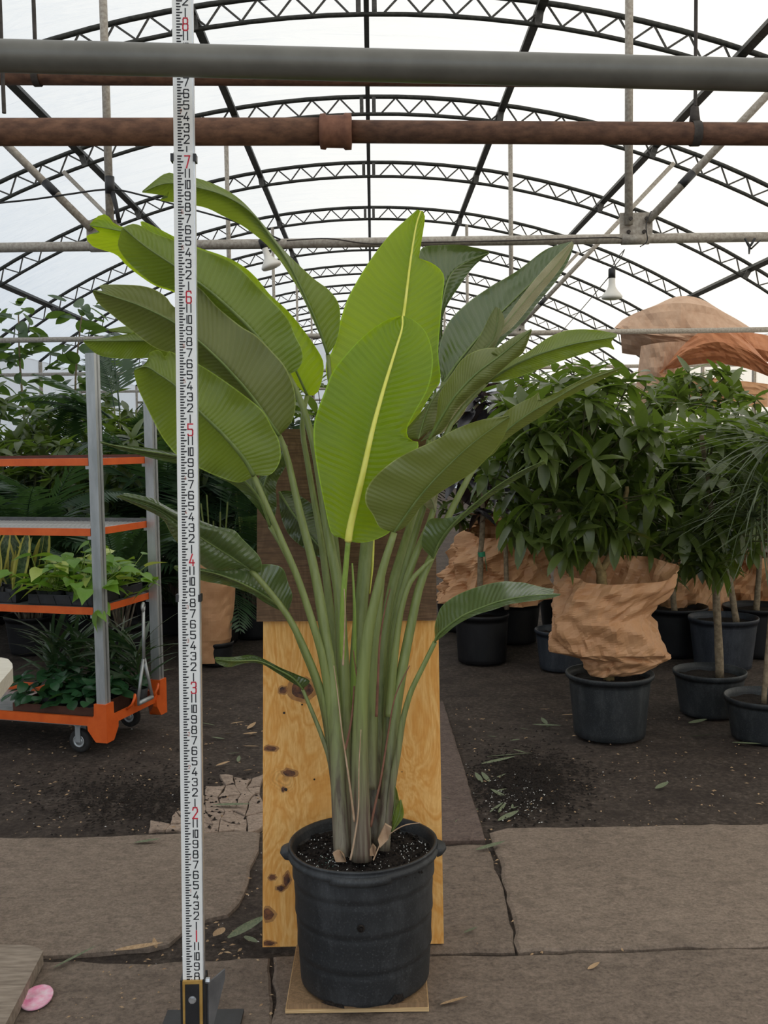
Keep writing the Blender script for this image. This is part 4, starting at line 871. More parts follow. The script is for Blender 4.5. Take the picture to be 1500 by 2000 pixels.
# tow bar leaning on the near end
tb = thing('tow_bar', CF @ Vector((-.035, .30, .19)), 'grey steel tow bar with ring end standing on the trolley deck rail', 'tow bar')
uu = -.055; pts0 = [CF @ Vector((uu, .215, .20)), CF @ Vector((uu, .285, .42))]; pts1 = [CF @ Vector((uu, .365, .20)), CF @ Vector((uu, .295, .42))]
for q in (pts0, pts1): MB().tube(q, .0085, 10).build('leg', M['galvbright'], tb, True)
zr_ = zc(267, 1186, -.05, .3)
MB().tube([CF @ Vector((uu, .290, .40)), CF @ Vector((uu, .300, zr_ - .02))], .0135, 10, flat=.6).build('shaft', M['galvbright'], tb, True)
ring = [CF @ Vector((uu + .019 * math.cos(a_ * .35) * .35, .300 + .019 * math.cos(a_ * .35), zr_ + .019 * math.sin(a_ * .35))) for a_ in range(19)]
MB().tube(ring, .008, 8).build('ring', M['galvbright'], tb, True)
MB().tube([CF @ Vector((uu, .225, .205)), CF @ Vector((uu, .360, .205))], .012, 10).build('crossbar', M['galvbright'], tb, True)
for v in (.165, .395): MB().tube([CF @ Vector((uu + .03, v, .19)), CF @ Vector((uu, v, .215)), CF @ Vector((uu - .012, v + .004, .245)), CF @ Vector((uu - .006, v + .02, .26)), CF @ Vector((uu, v + .035, .24)), CF @ Vector((uu, v + .035, .20))], .007, 8).build('bracket_loop', M['orange'], tb, True)

# ------------------------------------------------------------------ small leaf meshes
def leaf_mesh(name, mat, L=1.0, Wd=.4, fold=.12, droop=.15, n=5, shape=None, tipw=.0):
    v = []; uv = []; f = []
    for i in range(n + 1):
        t = i / n; w = (shape(t) if shape else math.sin(math.pi * min(.999, t ** .85 * .94 + .04)) ** .85) * Wd * .5
        if i == n: w = tipw
        z = -droop * t * t * L
        v += [(-w, t * L, z + fold * w), (0, t * L, z), (w, t * L, z + fold * w)]; uv += [(t, 0), (t, .5), (t, 1)]
    for i in range(n):
        a = 3 * i; f += [(a, a + 1, a + 4, a + 3), (a + 1, a + 2, a + 5, a + 4)]
    return mesh_data(name, v, f, mat, True, uv)
def aim(p, d, roll=0.0, s=1.0, up=(0, 0, 1)):
    d = Vector(d).normalized(); x = d.cross(Vector(up)); x = x.normalized() if x.length > 1e-4 else Vector((1, 0, 0)); z = x.cross(d)
    m = Matrix((x, d, z)).transposed().to_4x4(); return Matrix.Translation(p) @ m @ Matrix.Rotation(roll, 4, 'Y') @ Matrix.Scale(s, 4)
def tray(c, u, v, h, mat, label, name='nursery_tray', notch=True):
    t = thing(name, CF @ Vector((c[0], c[1], c[2])), label, 'tray')
    m = CF @ Matrix.Translation(c)
    MB().box((0, 0, 0), (u, v, .006), m).build('base', mat, t)
    for a, b_ in (((0, 0, 0), (u, .006, h)), ((0, v - .006, 0), (u, v, h)), ((0, .006, 0), (.006, v - .006, h)), ((u - .006, .006, 0), (u, v - .006, h))): MB().box(a, b_, m).build('side', mat, t)
    if notch:
        for i in range(int(u / .09)):
            MB().add([m @ Vector(q) for q in ((.02 + i * .09, -.004, .004), (.075 + i * .09, -.004, .004), (.06 + i * .09, -.004, h * .9), (.035 + i * .09, -.004, h * .9), (.02 + i * .09, .0, .004), (.075 + i * .09, .0, .004), (.06 + i * .09, .0, h * .9), (.035 + i * .09, .0, h * .9))], [(3, 2, 1, 0), (0, 1, 5, 4), (1, 2, 6, 5), (2, 3, 7, 6), (3, 0, 4, 7)]).build('rib', M['black'], t)
    return t
z2 = SH[2] + .0068
tray((.06, .02, z2), .36, .24, .052, M['tray'], 'black ribbed tray holding lime green trailing plants on the third shelf')
tray((.06, .275, z2), .36, .22, .052, M['tray'], 'black ribbed tray at the back of the third shelf, behind the other lime green plants')
tray((.50, .03, z2), .52, .30, .056, M['tray'], 'black ribbed tray holding yellow edged snake plants')
tray((.075, .02, .151), .46, .46, .075, M['cardboard'], 'shallow brown tray of dark round leaved plants on the trolley deck', notch=False)

def small_pot(c, r, h, mat, parent):
    return MB().lathe([(r * .8, 0), (r * .8, .001), (r, h), (r - .004, h), (r * .9, h * .85), (.001, h * .86)], c, 14).build('pot', mat, parent, True)
# snake plants
sn = [leaf_mesh('leaf', M['snake'], 1, w, .5, dr, 7, lambda t: (.55 + .9 * t - 1.3 * t ** 3) if t < .93 else .1) for w, dr in ((.27, .06), (.31, -.08), (.24, .16))]
rs = random.Random(4); q = 0
for i in range(4):
    for j in range(2):
        c = CF @ Vector((.56 + i * .125, .105 + j * .15, z2 + .007))
        t = thing('snake_plant', c, 'yellow edged snake plant in the black tray on the third shelf', 'snake plant', 'snake plants in the tray')
        small_pot(c, .048, .06, M['tray'], t)
        for k in range(5):
            a = rs.random() * 6.28; d = Vector((math.cos(a) * .35, math.sin(a) * .35, 1)); inst('leaf', sn[k % 3], aim(c + Vector((math.cos(a) * .012, math.sin(a) * .012, .05)), d, rs.uniform(-.7, .7), rs.uniform(.22, .34), (0, -1, .02)), t)
# pothos plants
heart = lambda t: (math.sin(math.pi * min(1, t * .8 + .2)) ** .8) * (1 - t ** 3) + .02
po = [leaf_mesh('leaf', M['pothos'], 1, .72, .25, dr, 5, heart) for dr in (.1, .35)]; poy = leaf_mesh('leaf', M['pothos_y'], 1, .72, .25, .2, 5, heart)
for i, (u, v, rr) in enumerate(((.11, .09, 1), (.21, .10, 1), (.31, .09, 1), (.38, .10, 1), (.12, .20, 1), (.24, .20, 1.1), (.11, .36, 1.2), (.22, .37, 1.2), (.34, .38, 1.0))):
    c = CF @ Vector((u, v, z2 + .007))
    back = v > .3
    t = thing('pothos_plant', c, 'lime green heart leaved plant with yellow splashed leaves in the rear tray' if back else 'lime green heart leaved plant in the front tray of the third shelf', 'pothos plant', 'pothos plants in the rear tray' if back else 'pothos plants in the front tray')
    small_pot(c, .042, .055, M['tray'], t)
    for k in range(22):
        a = rs.random() * 6.28; el = rs.uniform(.15, 1.3); L = rs.uniform(.05, .20) * rr; d = Vector((math.cos(a) * math.cos(el), math.sin(a) * math.cos(el), math.sin(el)))
        e = c + Vector((0, 0, .05)) + d * L
        MB().tube([c + Vector((0, 0, .05)), e], .0016, 5).build('stalk', M['petiole_yellow'], t)
        dd = Vector((math.cos(a), math.sin(a), rs.uniform(-.4, .5))); inst('leaf', poy if (k % (5 if back else 9) == 0) else po[k % 2], aim(e, dd, rs.uniform(-.5, .5), rs.uniform(.075, .12)), t)
    if i == 6:
        vine = [CF @ Vector(w_) for w_ in ((.11, .36, z2 + .05), (.02, .33, z2 + .02), (-.05, .36, z2 + .04), (-.09, .40, z2 + .09))]
        MB().tube(vine, .0025, 6).build('vine', M['petiole_yellow'], t, True)
        for w_, s in ((vine[1], .08), (vine[2], .10), (vine[3], .10)): inst('leaf', po[1], aim(w_, (-.6, -.3, -.2), .4, s), t)
    if i == 0:
        vine = [CF @ Vector(w_) for w_ in ((.11, .09, z2 + .05), (.02, .03, z2 + .02), (-.0, -.03, z2 - .01))]
        MB().tube(vine, .0025, 6).build('vine', M['petiole_yellow'], t, True)
        inst('leaf', po[1], aim(vine[2], (-.2, -.3, -.8), .4, .10), t); inst('leaf', po[0], aim(vine[1], (.5, -.3, -.5), .4, .09), t); inst('leaf', po[1], aim(vine[2], (.7, -.2, -.5), .4, .07), t)
# dark round-leaved plants on the deck
pe = [leaf_mesh('leaf', M['pepero'], 1, .85, .2, dr, 5, lambda t: math.sin(math.pi * min(1, t * .9 + .1)) ** .55) for dr in (.1, .3)]
for i in range(4):
    for j in range(3):
        c = CF @ Vector((.14 + i * .11, .09 + j * .14, .158))
        t = thing('peperomia_plant', c, 'dark green round leaved plant in the shallow brown tray', 'foliage plant', 'round leaved plants in the brown tray')
        small_pot(c, .045, .06, M['tray'], t)
        for k in range(20):
            a = rs.random() * 6.28; el = rs.uniform(.3, 1.4); L = rs.uniform(.06, .17); d = Vector((math.cos(a) * math.cos(el), math.sin(a) * math.cos(el), math.sin(el))); e = c + Vector((0, 0, .05)) + d * L
            dd = Vector((math.cos(a), math.sin(a), rs.uniform(-.4, .3))); inst('leaf', pe[k % 2], aim(e, dd, rs.uniform(-.5, .5), rs.uniform(.05, .085)), t)
# feathery plants at the back of the deck
fe = leaf_mesh('leaf', M['fernleaf'], 1, .10, .3, .5, 6)
fl = leaf_mesh('leaf', M['grass'], 1, .06, .3, .7, 6)
for i in range(5):
    c = CF @ Vector((.06 + i * .13, .44, .158)) if i else CF @ Vector((.045, .40, .158))
    t = thing('feathery_plant', c, 'dark feathery plant at the back of the trolley deck', 'foliage plant', 'feathery plants on the trolley deck')
    small_pot(c, .05, .08, M['tray'], t)
    for k in range(46):
        a = rs.random() * 6.28; el = rs.uniform(.5, 1.45); d = Vector((math.cos(a) * math.cos(el), math.sin(a) * math.cos(el), math.sin(el)))
        inst('leaf', (fe, fe, fl)[k % 3], aim(c + Vector((0, 0, .06 + rs.random() * .22)), d, rs.uniform(-1, 1), rs.uniform(.14, .32)), t)
# ------------------------------------------------------------------ bench corner, plank, pink lid at the left edge
bq = [(-140, 1290), (2, 1284), (16, 1287), (24, 1296), (25, 1304), (-140, 1500)]
bn = thing('potting_bench', P(-60, 1345, 3.0), 'pale wooden bench top with a rounded corner', 'bench')
zt2 = P(10, 1290, 3.1).z; r = [G(x, y, zt2) for x, y in bq]; r2 = [p - Vector((0, 0, .045)) for p in r]; n = len(r)
obj('bench_top', r + r2, [tuple(range(n)), tuple(range(2 * n - 1, n - 1, -1))] + [(i, n + i, n + (i + 1) % n, (i + 1) % n) for i in range(n)], M['bench'], bn, False)
for c in ((-1.34, 3.0), (-1.45, 2.65)): MB().box((c[0] - .03, c[1] - .03, 0), (c[0] + .03, c[1] + .03, zt2 - .045)).build('leg', M['bench'], bn)
bq = [(-200, 1840), (55, 1846), (76, 1852), (84, 1858), (-20, 2060), (-200, 2060)]
r = [G(x, y, .05) for x, y in bq]; r2 = [Vector((p.x, p.y, .0115)) for p in r]; n = len(r)
pk = obj('wooden_plank', r + r2, [tuple(range(n)), tuple(range(2 * n - 1, n - 1, -1))] + [(i, n + i, n + (i + 1) % n, (i + 1) % n) for i in range(n)], M['woodgrey'], None, False); tag(pk, 'thick weathered grey plank lying on the concrete beside the pink disc', 'plank')
c = G(72, 1952, .012); a_, b2 = (G(104, 1946, .012) - c).length, .054
b = MB(); n = 26
for lv, s in ((0, .97), (.004, 1), (.007, .96), (.005, .86), (.0052, .3), (.008, .26), (.008, .0)):
    for j in range(n):
        th = 2 * math.pi * j / n; b.v.append(Vector((c.x + math.cos(th) * a_ * s, c.y + math.sin(th) * b2 * s, .0105 + lv + .006 * math.cos(th) * 0 + .010 * s * (1 + math.sin(th)) * .4)))
b.f = [(i * n + j, i * n + (j + 1) % n, (i + 1) * n + (j + 1) % n, (i + 1) * n + j) for i in range(6) for j in range(n)]
tag(b.build('plastic_disc', M['pink'], None, True), 'faded pink oval plastic disc with a hole, lying by the weathered plank', 'plastic disc')
# ------------------------------------------------------------------ potted trees
RF = random.Random(21)
def nursery_pot(c, rt, rb, h, mat, parent, rim=.010, soil=True, name='pot'):
    prof = [(.01, .0), (rb - .012, .0), (rb, .006)] + [(lerp(rb, rt, k / 10), .006 + (h - .03) * k / 10) for k in range(1, 11)] + [(rt + rim * .35, h - .030), (rt + rim * .35, h - .022), (rt + rim * .9, h - .020), (rt + rim, h - .006), (rt + rim - .002, h), (rt + rim * .4, h), (rt + rim * .3, h - .005), (rt - .002, h - .006), (rt - .006, h - .03), (rt - .01, h - .05)]
    p = MB().lathe(prof, c, 40).build(name, mat, parent, True)
    if soil:
        b = MB(); n = 24
        for i in range(7):
            r = (rt - .008) * i / 6
            for j in range(n):
                th = 2 * math.pi * j / n; x, y = r * math.cos(th), r * math.sin(th); b.v.append(Vector((c[0] + x, c[1] + y, c[2] + h - .045 + .012 * noise.noise((x * 20, y * 20, c[0])) + .006 * RF.random())))
        b.f = [(i * n + j, i * n + (j + 1) % n, (i + 1) * n + (j + 1) % n, (i + 1) * n + j) for i in range(6) for j in range(n)]
        b.build('soil', M['soil'], p)
    return p
def trunk(pts, r0, r1, mat, parent, name='trunk'):
    q = catmull(pts, 14); n = len(q); return MB().tube([p + Vector((RF.uniform(-1, 1), RF.uniform(-1, 1), 0)) * r0 * .12 for p in q], [lerp(r0, r1, i / (n - 1)) * RF.uniform(.94, 1.06) for i in range(n)], 10).build(name, mat, parent, True)
def put_leaves(root, items, limit=300):
    """items: (mesh, matrix); the nearest become parts, the rest one joined part."""
    items.sort(key=lambda q: q[1].translation.y)
    for d, m in items[:limit]: inst('leaf', d, m, root)
    rest = items[limit:]
    if rest:
        V = []; Fc = []; UV = []; n = 0
        mats = []
        for d, m in rest:
            co = np.empty(len(d.vertices) * 3); d.vertices.foreach_get('co', co); co = co.reshape(-1, 3); A = np.array(m)
            V.append(co @ A[:3, :3].T + A[:3, 3]); UV.append(getattr_uv(d)); Fc += [tuple(i + n for i in p) for p in faces(d)]; n += len(co)
        o = obj('foliage', np.vstack(V), Fc, rest[len(rest) // 2][0].materials[0], root, True, np.vstack(UV)); tag(o, kind='stuff')
_c = {}
def faces(d):
    if d.name not in _c: _c[d.name] = [tuple(p.vertices) for p in d.polygons]
    return _c[d.name]
_u = {}
def getattr_uv(d):
    if d.name not in _u:
        a = np.zeros((len(d.vertices), 2))
        for l, u in zip(d.loops, d.uv_layers[0].data): a[l.vertex_index] = u.uv
        _u[d.name] = a
    return _u[d.name]
oval = lambda t: math.sin(math.pi * min(.999, t ** .9 * .93 + .05)) ** .8
TL = {k: [leaf_mesh('leaf', M[m], 1, w, .28, dr, 5, oval) for w, dr in ((.34, .25), (.38, .10), (.32, .45))] for k, m in (('n', 'tree_leaf'), ('r', 'rubberleaf'))}
FI = [leaf_mesh('leaf', M['ficus'], 1, w, .25, dr, 5, lambda t: math.sin(math.pi * min(.999, t * .9 + .08)) ** .6) for w, dr in ((.52, .15), (.58, -.05), (.48, .35))]
def canopy(root, c, rx, ry, rz, nclu, per, size, kinds='n', limit=300, rnd=None, twig=True, droop=0.0):
    rnd = rnd or RF; items = []; tw = MB()
    for i in range(nclu):
        th = rnd.random() * 6.283; cz = rnd.uniform(-1, 1); r = rnd.random() ** .38
        s = math.sqrt(max(0, 1 - cz * cz)); d = Vector((math.cos(th) * s * rx, math.sin(th) * s * ry, cz * rz)) * r; p = c + d
        out = Vector((math.cos(th) * s, math.sin(th) * s, cz * .7 + .45)).normalized()
        st = c + d * .55 - Vector((0, 0, rz * .25))
        if twig: tw.tube([st, p], .004, 5, False)
        lk = kinds
        meshes = TL[lk] if lk in TL else lk
        for k in range(per):
            a = 2 * math.pi * (k + rnd.random() * .7) / per; x = out.orthogonal().normalized(); y = out.cross(x)
            e = rnd.uniform(-.15, .65); dd = (x * math.cos(a) + y * math.sin(a)) * math.cos(e) + out * math.sin(e) + Vector((0, 0, -droop))
            items.append((meshes[k % len(meshes)], aim(p + out * rnd.uniform(-.03, .03), dd, rnd.uniform(-.4, .4), size * rnd.uniform(.7, 1.15))))
    if twig: tw.build('twigs', M['twig'], root); root.children[-1]['kind'] = 'stuff'
    put_leaves(root, items, limit)
_rf = random.Random(99)
FOLDS = []
for _k in range(9):
    _d = Vector((_rf.uniform(-1, 1), _rf.uniform(-1, 1), _rf.uniform(-.9, .9))).normalized(); FOLDS.append((_d.x, _d.y, _d.z, (9, 12, 15, 19, 24, 30, 37, 46, 57)[_k], (1.0, .8, .65, .55, .42, .33, .26, .2, .15)[_k]))
def sleeve(name, rings, Y, mat, parent=None, n=34, amp=.014, seed=1, depth=.8, open_top=True):
    """crumpled paper tube: rings of (y px, left px, right px, slant of ring in m)"""
    b = MB(); v = []; R_ = []; n = n * 2; SB = 7
    for i in range(len(rings) - 1):
        for k in range(SB): R_.append([lerp(p, q, k / SB) for p, q in zip(rings[i], rings[i + 1])])
    R_.append(list(rings[-1]))
    for i, (y, xl, xr, sl_) in enumerate(R_):
        c = P((xl + xr) / 2, y, Y); r = (xr - xl) / 2 * Y / F
        for j in range(n):
            th = 2 * math.pi * j / n; o_ = Vector((math.cos(th), math.sin(th), 0))
            q = c + Vector((math.cos(th) * r, math.sin(th) * r * depth, sl_ * math.sin(th)))
            w = Vector((o_.x * r, o_.y * r, q.z)) + Vector((seed * 3.1, 0, 0)); w = w + noise.noise_vector(w * 7) * .035
            h = 0.0
            for (nx_, ny_, nz_, fq, am) in FOLDS: h += am * abs(((w.x * nx_ + w.y * ny_ + w.z * nz_) * fq + seed * .37) % 2.0 - 1.0)
            q += o_ * amp * (h - 1.1) * 1.7 + noise.noise_vector(w * 6) * amp * .7
            v.append(q)
    k = len(R_); b.add(v, [(i * n + j, i * n + (j + 1) % n, (i + 1) * n + (j + 1) % n, (i + 1) * n + j) for i in range(k - 1) for j in range(n)])
    # split quads for facets
    b.f = [t for q in b.f for t in ((q[0], q[1], q[2]), (q[0], q[2], q[3]))]
    return b.build(name, mat, parent, False)

# --- front tree with the crumpled paper sleeve
cA = G(1208, 1456); cA = Vector((cA.x, cA.y + .195, 0)); hA = P(1208, 1312, cA.y).z
tA = thing('potted_tree', cA, 'bushy green potted tree whose trunk is wrapped in crumpled brown paper', 'potted tree')
nursery_pot(cA, .205, .178, hA, M['potb'], tA, .018)
YA = cA.y
trunk([(cA.x, YA, hA - .05), P(1185, 1200, YA), P(1172, 1112, YA)], .030, .026, M['bark2'], tA)
trunk([P(1172, 1112, YA), P(1160, 1085, YA), P(1150, 1010, YA), P(1130, 900, YA)], .024, .012, M['bark2'], tA, 'branch')
trunk([P(1174, 1115, YA), P(1195, 1080, YA), P(1212, 1048, YA), P(1225, 950, YA)], .019, .010, M['bark2'], tA, 'branch')
canopy(tA, P(1118, 888, YA), .46, .48, .46, 105, 9, .168, 'n', 300, random.Random(5))
canopy(tA, P(1080, 1030, YA - .1), .30, .28, .14, 14, 8, .17, 'n', 0, random.Random(6), droop=.6)
rs_ = [(1318, 1168, 1222, 0), (1303, 1166, 1262, .0), (1288, 1160, 1290, .0), (1272, 1100, 1287, 0), (1240, 1091, 1276, 0), (1205, 1087, 1256, .0), (1175, 1088, 1272, .01), (1140, 1098, 1298, .03), (1112, 1108, 1312, .055)]
ps = sleeve('paper_sleeve', rs_, YA - .02, M['paper'], None, 40, .017, 3, .55); tag(ps, 'crumpled tan kraft paper sleeve bunched round a tree trunk on a dusty pot', 'paper sleeve')
# --- tree in the second pot
cB = G(1405, 1408); cB = Vector((cB.x, cB.y + .165, 0)); hB = P(1410, 1308, cB.y).z; YB = cB.y
tB = thing('potted_tree', cB, 'slim trunked green tree in a black pot between the paper sleeve and the grassy plant', 'potted tree')
nursery_pot(cB, .186, .155, hB, M['potb'], tB, .010)
trunk([(P(1406, 1300, YB).x, YB, hB - .05), P(1400, 1180, YB), P(1398, 1080, YB), P(1385, 960, YB), P(1370, 850, YB)], .024, .012, M['bark'], tB)
canopy(tB, P(1352, 968, YB), .62, .5, .44, 110, 9, .168, 'n', 300, random.Random(8))
canopy(tB, P(1330, 1055, YB - .15), .22, .15, .07, 6, 7, .17, 'n', 0, random.Random(18), droop=.4)
# --- grassy plant in the third pot
cC = G(1520, 1460); cC = Vector((cC.x, cC.y + .17, 0)); hC = P(1500, 1358, cC.y).z; YC = cC.y
tC = thing('potted_grassy_tree', cC, 'potted plant with a thin trunk and long narrow drooping grassy leaves', 'potted plant')
nursery_pot(cC, .19, .16, hC, M['potb'], tC, .010)
trunk([(cC.x - .01, YC, hC - .05), P(1505, 1200, YC), P(1518, 1000, YC), P(1525, 880, YC)], .014, .010, M['bark'], tC)
GL = [leaf_mesh('leaf', M['grass'], 1, .026, .3, dr, 8, lambda t: (1 - t) ** .5 + .02) for dr in (.5, .8, 1.15)]
it = []; rg = random.Random(9)
for (x, y, n) in ((1525, 870, 90), (1500, 960, 80), (1470, 1010, 60), (1530, 1020, 60)):
    for k in range(n):
        a = rg.random() * 6.28; el = rg.uniform(-.1, 1.2); it.append((GL[k % 3], aim(P(x, y, YC - .05), (math.cos(a) * math.cos(el), math.sin(a) * math.cos(el), math.sin(el)), rg.uniform(-.5, .5), rg.uniform(.28, .5))))
put_leaves(tC, it, 260)
# --- rubber plant in the plain black pot
cD = G(946, 1300); cD = Vector((cD.x, cD.y + .16, 0)); YD = cD.y; hD = P(946, 1197, YD).z
tD = thing('potted_rubber_plant', cD, 'rubber plant with dark purplish leaves and a green taped stake in a black pot', 'potted plant')
nursery_pot(cD, .182, .165, hD, M['potblack'], tD, .006)
trunk([P(938, 1195, YD), P(938, 1100, YD), P(943, 1000, YD), P(935, 900, YD), P(930, 790, YD)], .022, .012, M['bark'], tD)
trunk([P(990, 1190, YD), P(988, 1100, YD), P(982, 1000, YD), P(960, 880, YD)], .018, .010, M['bark'], tD)
MB().tube([P(940, 1078, YD), P(941, 1087, YD)], .026, 12).build('green_tape', M['greentape'], tD); MB().tube([P(947, 1085, YD - .025), P(949, 1100, YD - .03), P(951, 1115, YD - .028)], .007, 6, flat=.3).build('tape_end', M['greentape'], tD)
it = []; rg = random.Random(12)
for (x, y, n) in ((935, 770, 8), (925, 800, 8), (955, 790, 8), (950, 880, 10), (905, 930, 8), (965, 960, 10), (930, 1000, 8), (985, 1010, 6), (1000, 900, 8)):
    for k in range(n):
        a = rg.random() * 6.28; dd = Vector((math.cos(a), math.sin(a), rg.uniform(-1.1, .5))); it.append((TL['r'][k % 3], aim(P(x + rg.uniform(-18, 18), y + rg.uniform(-18, 18), YD - rg.uniform(0, .15)), dd, rg.uniform(-.6, .6), rg.uniform(.16, .24))))
put_leaves(tD, it, 300)
# --- blue-grey pot and tall dark-leaved shrub behind the paper sleeve
cE = G(1088, 1314); cE = Vector((cE.x + .05, cE.y + .13, 0)); YE_ = cE.y; hE = P(1100, 1228, YE_).z
tE = thing('potted_tree', cE, 'leafy tree in a blue grey pot half hidden by the crumpled paper sleeve', 'potted tree')
nursery_pot(cE, .165, .14, hE, M['potblue'], tE, .010)
trunk([(cE.x, YE_, hE - .05), P(1095, 1100, YE_), P(1090, 900, YE_)], .02, .012, M['bark'], tE)
canopy(tE, P(1150, 900, YE_), .50, .5, .70, 60, 8, .16, 'n', 160, random.Random(13))
# --- pots at the back right
def back_tree(px, py, label, rt, mat, cpx, cpy, rx, rz, seed, kind='n', size=.16, nclu=60, tr=True, trx=None):
    c = G(px, py); c = Vector((c.x, c.y + rt, 0)); t = thing('potted_tree', c, label, 'potted tree'); h = rt * 1.55
    nursery_pot(c, rt, rt * .84, h, M[mat], t)
    top = P(cpx, cpy, c.y)
    trunk([(c.x if trx is None else P(trx, py - 60, c.y).x, c.y, h - .06), (lerp(c.x, top.x, .5), c.y, lerp(h, top.z, .5)), (top.x, top.y, top.z)], .022, .012, M['bark'], t)
    canopy(t, top, rx, min(rx, .6), rz, nclu, 8, size, kind, 110, random.Random(seed))
    return t
back_tree(1434, 1316, 'dim potted tree in a blue grey pot behind the slim trunked tree', .215, 'potblue', 1430, 950, .65, .55, 31, trx=1438)
back_tree(1335, 1290, 'dim tree in a dark pot wrapped in shadowed brown paper', .22, 'potblack', 1300, 980, .75, .55, 32)
back_tree(1500, 1290, 'dim tree at the greenhouse side beyond the grassy plant', .22, 'potblack', 1495, 930, .8, .65, 33)
back_tree(1010, 1262, 'shaded tree behind the rubber plant and the open brown paper', .20, 'potblack', 1010, 890, .70, .60, 34)
back_tree(1180, 1262, 'shaded tree in the row behind the crumpled paper sleeve', .20, 'potblack', 1160, 880, .85, .62, 35, size=.18)
back_tree(1290, 1240, 'tall shaded tree below the torn brown paper wraps', .20, 'potblack', 1330, 930, .95, .42, 36, size=.2, nclu=70)
back_tree(1440, 1238, 'tall glossy tree with upright leaves beside the torn brown paper', .20, 'potblack', 1450, 900, .85, .45, 37, kind='n', size=.2, nclu=70)
back_tree(900, 1236, 'narrow shaded tree seen past the edge of the old dark plywood', .18, 'potblack', 905, 900, .5, .75, 38)
back_tree(1110, 1236, 'distant shaded tree low behind the paddle leaves', .20, 'potblack', 1060, 840, .95, .50, 39, size=.2)
# --- brown paper on the right
def paper(name, rings, Y, mat, label, **kw): return tag(sleeve(name, rings, Y, mat, None, **kw), label, 'brown paper')
paper('paper_wrap', [(1172, 868, 1050, 0), (1140, 882, 1056, 0), (1100, 893, 1050, .0), (1065, 905, 1040, .02), (1032, 930, 1020, .06)], 7.15, M['paper'], 'open brown paper wrap standing behind the rubber plant trunk', amp=.035, seed=5)
paper('paper_wrap', [(1216, 1278, 1400, 0), (1170, 1275, 1402, 0), (1120, 1282, 1398, 0), (1078, 1290, 1395, 0)], 7.3, M['paper'], 'dim brown paper wrap on a dark pot right of the crumpled sleeve', amp=.03, seed=6)
paper('paper_wrap', [(1300, 1420, 1560, 0), (1220, 1410, 1560, 0), (1150, 1405, 1560, 0), (1085, 1415, 1550, 0)], 7.7, M['paper'], 'wide dim brown paper wrap behind the blue grey pot', amp=.04, seed=7)
def draped(name, rows, Y, mat, label, dep=.3, amp=.03, seed=1, n=26, parent=None):
    """paper sheet hung over something: rows of (left px, right px, y px left, y px mid, y px right, depth offset)"""
    v = []; R_ = []
    for i in range(len(rows) - 1):
        for k in range(4): R_.append([lerp(p, q, k / 4) for p, q in zip(rows[i], rows[i + 1])])
    R_.append(list(rows[-1]))
    for i, (xl, xr, yl, ym, yr, o) in enumerate(R_):
        for j in range(n + 1):
            t = j / n; y = (2 * (t - .5) * (t - 1)) * yl + 4 * t * (1 - t) * ym + (2 * t * (t - .5)) * yr
            z = Y + o + dep * (2 * t - 1) ** 2 + amp * noise.noise((t * 7 + seed, i * .5, seed)) + amp * .5 * noise.noise((t * 19, i * 1.1, seed))
            v.append(P(lerp(xl, xr, t), y, z))
    f = []
    for i in range(len(R_) - 1):
        for j in range(n):
            a = i * (n + 1) + j; f += [(a, a + 1, a + n + 2), (a, a + n + 2, a + n + 1)]
    return tag(obj(name, v, f, mat, parent, False), label, None if parent else 'brown paper')
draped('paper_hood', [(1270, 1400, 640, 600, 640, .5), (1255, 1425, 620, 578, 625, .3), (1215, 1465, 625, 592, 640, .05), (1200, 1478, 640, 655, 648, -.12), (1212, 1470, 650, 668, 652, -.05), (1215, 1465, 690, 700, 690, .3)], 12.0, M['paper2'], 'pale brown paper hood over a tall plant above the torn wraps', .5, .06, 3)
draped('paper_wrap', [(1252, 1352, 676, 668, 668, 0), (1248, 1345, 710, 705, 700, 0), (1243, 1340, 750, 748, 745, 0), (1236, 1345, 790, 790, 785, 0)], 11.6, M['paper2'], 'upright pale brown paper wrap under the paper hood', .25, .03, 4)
draped('paper_wrap', [(1290, 1500, 735, 640, 715, .0), (1288, 1520, 728, 668, 730, -.12), (1292, 1540, 722, 690, 742, -.04), (1300, 1540, 725, 712, 756, .1)], 11.4, M['paper3'], 'torn rust brown paper strip arching over a dark opening', .2, .05, 5)
draped('paper_wrap', [(1286, 1500, 728, 738, 750, .0), (1300, 1500, 745, 752, 758, -.05), (1320, 1500, 770, 775, 772, 0), (1320, 1500, 795, 795, 795, 0)], 11.3, M['paper'], 'low brown paper lip below the dark opening in the torn wrap', .2, .04, 6)
draped('paper_wrap', [(1395, 1540, 655, 650, 668, .2), (1400, 1545, 672, 680, 700, 0), (1420, 1545, 690, 702, 725, .1)], 11.8, M['paper3'], 'rust brown paper flap leaning right of the paper hood', .2, .04, 7)
back_tree(1340, 1172, 'tall plant standing inside the torn brown paper wraps', .25, 'potblack', 1350, 775, .6, .25, 41, size=.22, nclu=40)
